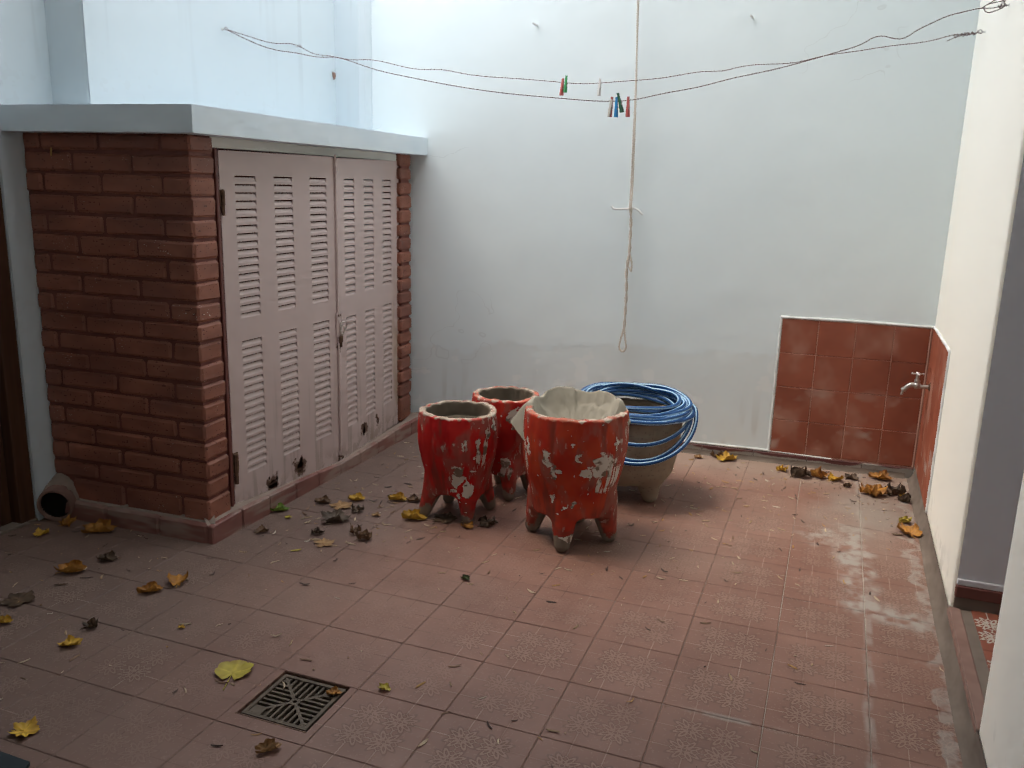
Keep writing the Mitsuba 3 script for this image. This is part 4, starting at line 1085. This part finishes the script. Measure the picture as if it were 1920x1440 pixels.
def on_wire(W, x):
    W = A(W); return A([np.interp(x, W[:, 0], W[:, q_]) for q_ in range(3)])
def peg(W, x, colr, col2, lean, turn, up, label):
    t = fresh('clothes_peg')
    o = on_wire(W, x) if W is W1 else on_wire(W[3:], x)
    L = 0.088
    # local: z along the peg, jaws at +z end above the wire by 'up'
    def jaw(s_):
        prof = sg.Polygon([(0.001, 0.0), (0.0095, 0.0), (0.0095, 0.03), (0.0085, 0.046), (0.0075, 0.075), (0.005, L), (0.0012, L), (0.0008, L - 0.006), (0.0022, L - .014), (0.0008, L - .022), (0.0010, 0.044), (0.0026, 0.036), (0.0012, 0.03)])
        m = extrude(prof, 0.0095); m.apply_translation((0, 0, -0.00475))
        v = A(m.vertices)[:, [0, 2, 1]]
        ang = -0.10
        v[:, 2] -= 0.034
        v = np.stack([v[:, 0] * math.cos(ang) - v[:, 2] * math.sin(ang) * -1, v[:, 1], v[:, 2] * math.cos(ang) - v[:, 0] * math.sin(ang) * 1], 1)
        v[:, 2] += 0.034
        if s_ < 0:
            v = v * A([-1, 1, 1])
            return trimesh.Trimesh(v, m.faces, process=False)
        return trimesh.Trimesh(v, A(m.faces)[:, ::-1], process=False)
    ca, sa_ = math.cos(turn), math.sin(turn)
    def place(m):
        v = A(m.vertices); v = v - A([0, 0, L - up])
        x_, y_, z_ = v.T
        x2, y2 = x_ * ca - y_ * sa_, x_ * sa_ + y_ * ca
        cl, sl = math.cos(lean), math.sin(lean)
        return trimesh.Trimesh(np.stack([x2 * cl + z_ * sl, y2, -x2 * sl + z_ * cl], 1) + o, m.faces, process=False)
    put(t, 'jaw', place(jaw(1)), 'peg_' + colr)
    put(t, 'jaw', place(jaw(-1)), 'peg_' + col2)
    sp = cat(tube([[0, -.0065, .036], [0, .0065, .036]], .0042, 10), tube(spline([(0.0, .0065, .038), (.009, .006, .047), (.010, 0, .049), (.009, -.006, .047), (0, -.0065, .038)], 4), .0009, 5))
    put(t, 'spring', place(sp), 'peg_spring', smooth=30)
    tag(t, label, 'clothes peg')
peg(W2, -1.484, 'red', 'red', 0.06, 1.2, 0.02, 'red peg on the higher line, beside the bright green one')
peg(W2, -1.466, 'green', 'green', 0.05, 1.35, 0.036, 'bright green peg on the higher line, left of the others')
peg(W2, -1.281, 'white', 'white', 0.03, 1.3, 0.022, 'white peg hanging alone on the higher line')
peg(W1, -1.042, 'red', 'wood', 0.10, 1.3, 0.018, 'whitish peg with a red back half, left of the blue peg')
peg(W1, -1.020, 'blue', 'blue', -0.02, 1.4, 0.016, 'bright blue peg on the lower line')
peg(W1, -1.006, 'dark_green', 'dark_green', -0.28, 1.3, 0.034, 'dark green slanting peg on the lower line')
peg(W1, -0.966, 'pink', 'red', -0.02, 1.3, 0.014, 'pinkish red peg, rightmost on the lower line')

ROPE = [[-1.184, 5.03, 3.2], [-1.184, 5.03, 2.578], [-1.174, 5.03, 2.271], [-1.168, 5.03, 2.071], [-1.163, 5.03, 1.779], [-1.16, 5.028, 1.51], [-1.158, 5.016, 1.45], [-1.158, 5.02, 1.425], [-1.151, 5.029, 1.357], [-1.152, 5.029, 1.265], [-1.152, 5.029, 1.165], [-1.161, 5.028, 1.108]]
rp = spline(ROPE, 14)
def pair(path, amp, fr, r):
    s_ = np.concatenate([[0], np.cumsum(np.linalg.norm(np.diff(path, axis=0), axis=1))])
    a_ = s_ * fr
    off = amp * np.stack([np.cos(a_), np.sin(a_), 0 * a_], 1)
    return cat(tube(path + off, r, 8), tube(path - off, r, 8))
t = 'rope'
put(t, 'upper_cord', pair(rp[rp[:, 2] > 1.43], 0.0046, 2.0, 0.0045), 'rope_cotton', smooth=True)
low = spline([[-1.158, 5.02, 1.445], [-1.153, 5.029, 1.36], [-1.152, 5.029, 1.265], [-1.154, 5.029, 1.165], [-1.161, 5.028, 1.108], [-1.157, 5.028, 0.982], [-1.156, 5.028, 0.854], [-1.157, 5.028, 0.751]], 24)
put(t, 'twisted_cord', pair(low, 0.0050, 42.0, 0.0046), 'rope_cotton', smooth=True)
put(t, 'loop', (tube(spline([(-1.157, 5.028, .755), (-1.168, 5.026, .70), (-1.180, 5.025, .645), (-1.178, 5.025, .612), (-1.160, 5.026, .597), (-1.143, 5.027, .612), (-1.142, 5.028, .645), (-1.152, 5.028, .70), (-1.157, 5.028, .755)], 8), .0054, 8)), 'rope_cotton', smooth=True)
put(t, 'loop', (tube(spline([(-1.156, 5.022, 1.20), (-1.142, 5.018, 1.17), (-1.132, 5.018, 1.12), (-1.134, 5.02, 1.085), (-1.150, 5.022, 1.11), (-1.162, 5.022, 1.14)], 8), .0054, 8)), 'rope_cotton', smooth=True)
tag(t, 'pale twisted cotton rope hanging down the back wall to a loop', 'rope')
t = 'wall_cleat'
put(t, 'bar', tube(spline([[-1.272, 5.02, 1.456], [-1.262, 5.021, 1.444], [-1.235, 5.024, 1.440], [-1.159, 5.03, 1.446], [-1.137, 5.03, 1.447], [-1.111, 5.03, 1.435], [-1.088, 5.03, 1.412]], 8), 0.0055, 10), 'trim_white', smooth=True)
put(t, 'stem', tube([[-1.172, 5.03, 1.445], [-1.172, 5.09, 1.445]], 0.006, 10), 'trim_white', smooth=30)
tag(t, 'white bent metal cleat holding the rope to the back wall', 'cleat')
for (x, y, z, l) in ((-1.785, 5.049, 2.472, 'bent nail in the back wall, left of the rope'), (-0.565, 5.106, 2.475, 'bent nail in the back wall, right of the rope')):
    t = fresh('nail')
    put(None, t, tube(spline([(x, y + .02, z + .002), (x, y - .03, z), (x - .003, y - .04, z + .002), (x - .008, y - .046, z + .004)], 5), 0.0052, 8), 'trim_white', smooth=True)
    tag(t, l, 'nail')

# dark mat, just showing in the near left corner
mat = sg.Polygon([(-2.6, 0.9), (-1.89, 0.9), (-1.885, 1.42), (-1.90, 1.452), (-2.6, 1.458)])
mm_ = extrude(mat, 0.012); mm_.apply_translation((0, 0, 0.002))
put(None, 'doormat', mm_, 'mat_rubber')
tag('doormat', 'dark rubber mat showing at the near left corner', 'mat')

# ------------------------------------------------------------------ fallen leaves
COL = {'yellow': ((0.50, 0.31, 0.035), (0.36, 0.20, 0.03)), 'orange': ((0.38, 0.175, 0.03), (0.20, 0.085, 0.022)), 'tan': ((0.34, 0.20, 0.09), (0.20, 0.11, 0.05)),
       'brown': ((0.16, 0.088, 0.045), (0.075, 0.044, 0.027)), 'dark': ((0.095, 0.058, 0.034), (0.040, 0.026, 0.017)), 'grey': ((0.145, 0.105, 0.075), (0.070, 0.050, 0.036)),
       'green': ((0.16, 0.24, 0.035), (0.09, 0.15, 0.03)), 'lime': ((0.40, 0.325, 0.05), (0.27, 0.20, 0.035)), 'moss': ((0.05, 0.075, 0.02), (0.03, 0.035, 0.015))}
def leaf(name, x, y, size, rot, form, tone, label, z0=0.0, on=None):
    sd = int(abs(x * 7919 + y * 104729) * 1000) % 100000
    r = np.random.default_rng(sd)
    nr, na = 9, 44
    th = np.linspace(0, 2 * np.pi, na, endpoint=False)
    # lobed outline; stem at angle pi
    if form == 'heart':
        rad = 0.82 + 0.14 * np.cos(th) - 0.55 * np.exp(-((np.abs(th - np.pi)) / 0.28) ** 2) + 0.05 * np.cos(7 * th) + 0.03 * np.cos(23 * th)
    elif form == 'sliver':
        rad = 1 / np.sqrt(np.cos(th) ** 2 + (np.sin(th) / 0.28) ** 2)
    else:
        rad = 0.70 + 0.24 * np.abs(np.cos(2.5 * th)) ** 1.6 + 0.06 * np.cos(15 * th) - 0.35 * np.exp(-((np.abs(th - np.pi)) / 0.25) ** 2)
    rad = rad * (1 + 0.10 * (r.random(na) - 0.5))
    s_ = np.linspace(0.0, 1, nr)[1:]
    pu = np.concatenate([[0], (s_[:, None] * rad * np.cos(th)).ravel()]); pv = np.concatenate([[0], (s_[:, None] * rad * np.sin(th)).ravel()])
    f = [[0, 1 + j, 1 + (j + 1) % na] for j in range(na)]
    for i in range(nr - 2):
        for j in range(na):
            a, b, c_, d_ = 1 + i * na + j, 1 + i * na + (j + 1) % na, 1 + (i + 1) * na + (j + 1) % na, 1 + (i + 1) * na + j
            f += [[a, d_, c_], [a, c_, b]]
    h = size / 2
    q = np.stack([pu * 1.6, pv * 1.6, pu * 0 + sd % 50], 1)
    n1 = meshkit.fbm(q, 3, sd % 17) - 0.5
    rr = np.hypot(pu, pv); aa = np.arctan2(pv, pu)
    vein = np.minimum(np.abs(np.sin(2.5 * aa)), np.abs(pv) * 4) if form != 'sliver' else np.abs(pv) * 4
    ridge = np.exp(-(vein * rr / 0.10) ** 2)
    k = {'flat': (0.10, 0.12, 0.0), 'heart': (0.06, 0.10, 0.25), 'curl': (0.16, 0.30, 1.15), 'roll': (0.18, 0.25, 2.3), 'crumple': (0.45, 0.55, 1.0), 'star': (0.10, 0.22, 0.5), 'sliver': (0.10, 0.2, 0.9), 'fold': (0.16, 0.30, 1.7)}[form]
    pleat = k[0] * (0.5 * np.cos(aa * 10) * rr + n1 * 1.6 * rr)
    X, Y, Zv = pu.copy(), pv.copy(), pleat + k[1] * rr ** 2 * (0.4 + 1.2 * (meshkit.noise(np.stack([np.cos(aa) * 1.3, np.sin(aa) * 1.3, aa * 0 + sd % 13], 1), 5) - 0.35))
    if k[2] > 0:
        ang = k[2] * Y * (1 + 0.6 * X * (r.random() - 0.3))
        R0 = 1 / k[2]
        Y, Zv = np.sin(ang) * (R0 - Zv) , R0 - np.cos(ang) * (R0 - Zv)
    if form == 'crumple':
        q2 = np.stack([X * 2.3, Y * 2.3, X * 0 + 3], 1)
        X = X * 0.78 + 0.5 * (meshkit.noise(q2, sd % 7) - 0.5); Y = Y * 0.85 + 0.5 * (meshkit.noise(q2 + 9, sd % 7) - 0.5)
        Zv = np.abs(Zv) + 0.22 * meshkit.noise(q2 * 1.3 + 4, sd % 5)
    ca, sa_ = math.cos(rot), math.sin(rot)
    V = np.stack([x + h * (X * ca - Y * sa_), y + h * (X * sa_ + Y * ca), h * Zv], 1)
    V[:, 2] += z0 + 0.0035 - V[:, 2].min() * 1.0
    cA, cB = A(COL[tone][0]), A(COL[tone][1])
    m1 = meshkit.fbm(np.stack([pu * 2.4 + sd % 31, pv * 2.4, pu * 0], 1), 3, 2)
    w = np.clip(1.7 * m1 - 0.45 + 0.55 * rr ** 4, 0, 1)
    colr = cA * (1 - w[:, None]) + cB * w[:, None]
    colr = colr * (1 + 0.28 * ridge[:, None])
    put(name, 'blade', trimesh.Trimesh(V, A(f), process=False), 'leaf_sheet', smooth=True, color=np.clip(colr, 0, 1))
    # stem
    if form != 'sliver':
        i0 = 0
        e0 = V[0] * 0.35 + V[1 + 3 * na + na // 2] * 0.65
        L = h * (1.35 if form == 'heart' else 0.7)
        b = r.normal(0, 0.3)
        p3 = [V[0], e0, e0 + A([-ca * L * .5, -sa_ * L * .5, -0.0]), e0 + A([-math.cos(rot + b) * L, -math.sin(rot + b) * L, 0.0])]
        p3 = A(p3); p3[2:, 2] = z0 + 0.004; p3[:2, 2] += 0.001
        st = tube(spline(p3, 5), max(0.0011, h * 0.022), 6)
        put(name, 'stem', st, 'leaf_sheet', smooth=True, color=np.tile(np.clip(cA * 0.9, 0, 1), (len(st.vertices), 1)))
    tag(name, label, 'leaf')

LEAVES = [
 (-2.965, 2.721, 0.15, 0.5, 'roll', 'orange', 'rolled orange brown leaf beside the plinth, right of the drain outlet'),
 (-3.165, 2.598, 0.075, 1.6, 'curl', 'yellow', 'small golden leaf curled upright below the drain outlet'),
 (-3.150, 2.725, 0.085, 0.9, 'crumple', 'orange', 'orange brown leaf at the mouth of the drain outlet'),
 (-3.348, 2.700, 0.06, 0.2, 'flat', 'lime', 'yellowish leaf in the corner between the door and the drain outlet'),
 (-2.711, 2.517, 0.085, 0.3, 'curl', 'dark', 'dark curled leaf below the middle of the brick side'),
 (-2.751, 2.373, 0.125, 0.45, 'fold', 'orange', 'folded orange leaf lying left, below the dark curled one'),
 (-2.694, 2.274, 0.045, 0.7, 'sliver', 'dark', 'dark sliver of leaf under the folded orange leaf'),
 (-2.345, 2.364, 0.095, 0.7, 'fold', 'orange', 'orange leaf touching a pleated brown one, left of the pair'),
 (-2.300, 2.468, 0.11, 2.2, 'curl', 'orange', 'pleated orange brown leaf, right of the touching pair'),
 (-2.733, 2.118, 0.12, 0.35, 'flat', 'dark', 'flat dark leaf near the left edge of the floor'),
 (-2.334, 2.072, 0.075, 0.9, 'crumple', 'dark', 'crumpled dark leaf just above the small yellow brown one at left'),
 (-2.302, 1.956, 0.075, 3.6, 'curl', 'yellow', 'small yellow brown leaf with a dark stem at left'),
 (-2.635, 1.977, 0.07, 0.2, 'fold', 'yellow', 'golden leaf cut by the left edge of the picture'),
 (-1.690, 2.030, 0.125, 1.93, 'heart', 'lime', 'broad flat yellow green leaf with stem left of the drain grating'),
 (-2.041, 1.553, 0.085, 0.4, 'star', 'yellow', 'star shaped pale yellow leaf in the near left corner'),
 (-1.352, 1.750, 0.075, 0.75, 'roll', 'tan', 'rolled tan leaf in front of the drain grating'),
 (-2.042, 2.194, 0.026, 0.4, 'curl', 'yellow', 'tiny yellow leaf scrap above the broad yellow green leaf'),
 (-1.199, 2.142, 0.045, 0.1, 'curl', 'lime', 'small green yellow leaf right of the drain grating'),
 (-2.396, 3.265, 0.095, 0.75, 'fold', 'green', 'fresh green leaf against the plinth under the left door'),
 (-2.300, 3.205, 0.035, 0.5, 'curl', 'lime', 'small yellow leaf scrap beside the fresh green leaf'),
 (-2.265, 3.443, 0.085, 0.4, 'curl', 'brown', 'brown leaf at the left of the cluster in front of the doors'),
 (-2.155, 3.438, 0.11, 1.0, 'flat', 'tan', 'tan yellow leaf in the middle of the cluster in front of the doors'),
 (-2.134, 3.544, 0.09, 0.3, 'curl', 'yellow', 'golden cupped leaf at the top of the cluster in front of the doors'),
 (-2.048, 3.409, 0.085, 2.0, 'crumple', 'grey', 'grey brown leaf at the right of the cluster in front of the doors'),
 (-2.084, 3.267, 0.14, 0.5, 'curl', 'grey', 'large ribbed dark grey leaf before the cluster, biggest of the dark ones'),
 (-2.071, 3.100, 0.075, 0.6, 'crumple', 'dark', 'dark crumpled leaf above the flat tan pink leaf'),
 (-1.985, 3.022, 0.09, 0.9, 'flat', 'tan', 'flat tan pink leaf in front of the big dark grey leaf'),
 (-1.925, 3.179, 0.085, 2.3, 'crumple', 'brown', 'brown crumpled leaf right of the big dark grey leaf, farther of two'),
 (-1.851, 3.133, 0.09, 0.9, 'crumple', 'brown', 'brown crumpled leaf right of the big dark grey leaf, nearer of two'),
 (-2.313, 3.017, 0.07, 0.9, 'curl', 'brown', 'brown curled leaf near the plinth corner'),
 (-2.055, 2.910, 0.045, 0.6, 'sliver', 'lime', 'narrow yellow leaf in front of the flat tan pink leaf'),
 (-1.948, 3.629, 0.10, 0.3, 'fold', 'yellow', 'yellow leaf behind, left of the crimson planter'),
 (-1.868, 3.650, 0.075, 0.8, 'curl', 'brown', 'brown leaf touching the yellow one left of the crimson planter'),
 (-1.758, 3.440, 0.125, 0.25, 'fold', 'yellow', 'bright yellow leaf at the left foot of the crimson planter'),
 (-1.625, 3.500, 0.12, 0.3, 'flat', 'dark', 'dark flat leaf under the crimson planter'),
 (-1.488, 3.455, 0.07, -0.3, 'curl', 'orange', 'orange brown leaf against the front foot of the crimson planter'),
 (-1.410, 3.520, 0.11, 1.2, 'crumple', 'dark', 'dark crumpled leaf right of the crimson planter foot'),
 (-1.939, 3.399, 0.045, 0.5, 'curl', 'tan', 'small tan leaf between the leaf cluster and the crimson planter'),
 (-1.277, 2.953, 0.05, -0.4, 'fold', 'moss', 'small dark green leaf alone in the middle of the floor'),
 (-0.497, 5.030, 0.13, 0.6, 'curl', 'yellow', 'bright yellow curled leaf at the back wall skirting'),
 (-0.555, 5.060, 0.09, 1.4, 'crumple', 'brown', 'brown crumpled leaf behind the bright yellow one at the skirting'),
 (-0.655, 4.995, 0.055, 0.2, 'curl', 'tan', 'small tan leaf by the skirting, right of the hose'),
 (-0.171, 4.960, 0.085, 0.5, 'crumple', 'yellow', 'yellow leaf at the left end of the row under the red wall tiles'),
 (-0.071, 4.895, 0.14, 0.2, 'crumple', 'dark', 'dark crumpled leaf, largest of the row under the red wall tiles'),
 (0.026, 4.930, 0.12, 0.1, 'crumple', 'orange', 'mottled orange leaf in the middle of the row under the red wall tiles'),
 (0.112, 4.920, 0.10, 0.9, 'curl', 'yellow', 'bright yellow leaf at the right end of the row under the red wall tiles'),
 (0.198, 4.985, 0.085, -0.3, 'curl', 'dark', 'thin dark leaf right of the row under the red wall tiles'),
 (0.350, 5.055, 0.13, -0.2, 'curl', 'orange', 'orange brown leaf under the skirting in the far right corner'),
 (0.300, 4.755, 0.17, -0.2, 'crumple', 'orange', 'big ribbed orange brown leaf below the tap'),
 (0.405, 4.810, 0.13, 0.8, 'crumple', 'dark', 'dark crumpled leaf right of the big ribbed one below the tap'),
 (0.455, 4.715, 0.10, 0.0, 'crumple', 'dark', 'dark leaf against the right wall, rightmost below the tap'),
 (0.462, 4.790, 0.05, 0.5, 'curl', 'yellow', 'small yellow leaf on the dark ones by the right wall'),
 (0.440, 4.386, 0.075, 0.3, 'crumple', 'lime', 'yellow green leaf by the right wall, behind the orange one'),
 (0.452, 4.245, 0.135, 2.0, 'curl', 'orange', 'large golden orange leaf leaning on the right wall'),
 (0.400, 4.205, 0.055, 0.2, 'sliver', 'dark', 'dark scrap beside the golden orange leaf at the right wall'),
 (0.178, 4.830, 0.06, 0.0, 'crumple', 'dark', 'small dark leaf in front of the row under the red wall tiles'),
]
for (x, y, s_, rot, form, tone, lab) in LEAVES:
    leaf(fresh('leaf'), x, y, s_ * 1.12, rot, form, tone, lab)
leaf(fresh('leaf'), -1.334, 2.062, 0.055, 0.6, 'curl', 'orange', 'curled orange leaf lying on the drain grating', z0=-0.004)
# a dry leaf stuck on the bright wall, and one on the top of the bricks
tri = extrude(sg.Polygon([(0, 0), (0.028, 0.008), (0.03, 0.03), (0.012, 0.052), (0.004, 0.03)]), 0.0015)
v_ = A(tri.vertices)
put(None, 'wall_leaf', trimesh.Trimesh(np.stack([XB + 0.006 + v_[:, 2] + 0.25 * v_[:, 0], 4.93 + v_[:, 0], 2.225 - v_[:, 1]], 1), tri.faces, process=False), 'terracotta')
tag('wall_leaf', 'small reddish dry leaf scrap stuck high on the white wall', 'leaf')

tri2 = extrude(sg.Polygon([(0, 0), (0.010, 0.0), (0.016, 0.028), (0.006, 0.034), (0.001, 0.018)]), 0.0015)
v2_ = A(tri2.vertices)
put(None, 'brick_leaf', trimesh.Trimesh(CUP(np.stack([-0.004 - v2_[:, 2] - 0.2 * v2_[:, 0], 0.705 - v2_[:, 0], 1.632 + v2_[:, 1]], 1)), tri2.faces, process=False), 'leaf_sheet', color=np.tile([0.40, 0.24, 0.07], (len(v2_), 1)))
tag('brick_leaf', 'tiny yellow leaf scrap stuck high on the brick side of the cupboard', 'leaf')

# ------------------------------------------------------------------ fine litter: chaff, twigs and crumbs all over the floor
r_l = np.random.default_rng(77)
Vs, Fs, Cs = [], [], []
nv = 0
def ok(x, y):
    if x < -2.36 and y > 2.80: return False
    if x > 0.50 or x < -3.3 or y > 5.05: return False
    return True
def scrap(x, y, L, w, kind, rot, colr):
    global nv
    n_ = 5
    s_ = np.linspace(-0.5, 0.5, n_)
    bend = r_l.normal(0, 0.25); lift = abs(r_l.normal(0, 0.10)) * L
    cx = s_ * L; cy = bend * L * (s_ ** 2 - 0.08)
    zz_ = 0.0018 + lift * np.abs(s_) * 2 * r_l.random()
    ww = w * np.array([0.25, 0.9, 1.0, 0.8, 0.2])
    top = np.stack([cx, cy + ww, zz_ + 0.2 * w], 1); bot = np.stack([cx, cy - ww, zz_], 1); mid = np.stack([cx, cy, zz_ + 0.9 * w], 1)
    P_ = np.vstack([top, mid, bot])
    ca, sa_ = math.cos(rot), math.sin(rot)
    P_ = np.stack([x + P_[:, 0] * ca - P_[:, 1] * sa_, y + P_[:, 0] * sa_ + P_[:, 1] * ca, P_[:, 2]], 1)
    f = []
    for k_ in range(2):
        for i in range(n_ - 1):
            a, b = k_ * n_ + i, k_ * n_ + i + 1; c_, d_ = a + n_, b + n_
            f += [[a, c_, d_], [a, d_, b]]
    Vs.append(P_); Fs.append(A(f) + nv); nv += len(P_)
    Cs.append(np.tile(colr, (len(P_), 1)))
tones = [((0.40, 0.31, 0.22), 5), ((0.33, 0.23, 0.14), 4), ((0.20, 0.12, 0.075), 3), ((0.075, 0.05, 0.04), 4), ((0.48, 0.42, 0.35), 1), ((0.36, 0.20, 0.07), 2)]
tw = A([b for a, b in tones], float); tw /= tw.sum()
def sprinkle(n_, cx, cy, sx, sy, lmin, lmax):
    for _ in range(n_):
        x, y = r_l.normal(cx, sx), r_l.normal(cy, sy)
        if not ok(x, y) or y < 1.3: continue
        L = r_l.uniform(lmin, lmax) if r_l.random() < 0.75 else r_l.uniform(0.004, 0.010)
        scrap(x, y, L, L * r_l.uniform(0.06, 0.13) if L > 0.014 else L * 0.35, 0, r_l.random() * 6.3, A(tones[r_l.choice(len(tones), p=tw)][0]) * r_l.uniform(0.8, 1.15))
def spread(n_, x0, x1, y0, y1, lmin, lmax):
    for _ in range(n_):
        x, y = r_l.uniform(x0, x1), r_l.uniform(y0, y1)
        if not ok(x, y): continue
        L = r_l.uniform(lmin, lmax) if r_l.random() < 0.7 else r_l.uniform(0.004, 0.010)
        scrap(x, y, L, L * r_l.uniform(0.06, 0.13) if L > 0.014 else L * 0.35, 0, r_l.random() * 6.3, A(tones[r_l.choice(len(tones), p=tw)][0]) * r_l.uniform(0.8, 1.15))
spread(330, -3.2, 0.5, 1.5, 4.9, 0.018, 0.048)
sprinkle(130, -1.95, 3.4, 0.30, 0.35, 0.014, 0.045)
sprinkle(90, -2.15, 4.3, 0.25, 0.5, 0.012, 0.035)
sprinkle(110, -0.75, 3.75, 0.30, 0.35, 0.015, 0.040)
sprinkle(140, 0.0, 4.75, 0.40, 0.25, 0.015, 0.04)
sprinkle(90, 0.30, 4.7, 0.14, 0.3, 0.006, 0.018)
sprinkle(60, -0.4, 4.5, 0.25, 0.3, 0.015, 0.045)
sprinkle(60, -2.8, 2.5, 0.35, 0.25, 0.01, 0.035)
put(None, 'leaf_litter', trimesh.Trimesh(np.vstack(Vs), np.vstack(Fs), process=False), 'leaf_sheet', color=np.clip(np.vstack(Cs), 0, 1))
tag('leaf_litter', 'fine chaff, twig ends and leaf crumbs strewn over the floor', 'leaf litter', kind='stuff')

# ------------------------------------------------------------------ groups
for k_, d_ in labels.items():
    c_ = d_.get('category')
    g_ = {'clothes peg': 'pegs clipped on the washing lines', 'hook': 'hooks holding the washing lines', 'nail': 'nails in the back wall', 'washing line': 'washing lines across the yard', 'leaf': 'fallen leaves in the yard'}.get(c_)
    if c_ == 'planter':
        g_ = 'footed planters in the middle of the yard'
    if g_ and k_ not in ('wall_leaf', 'brick_leaf'):
        d_['group'] = g_
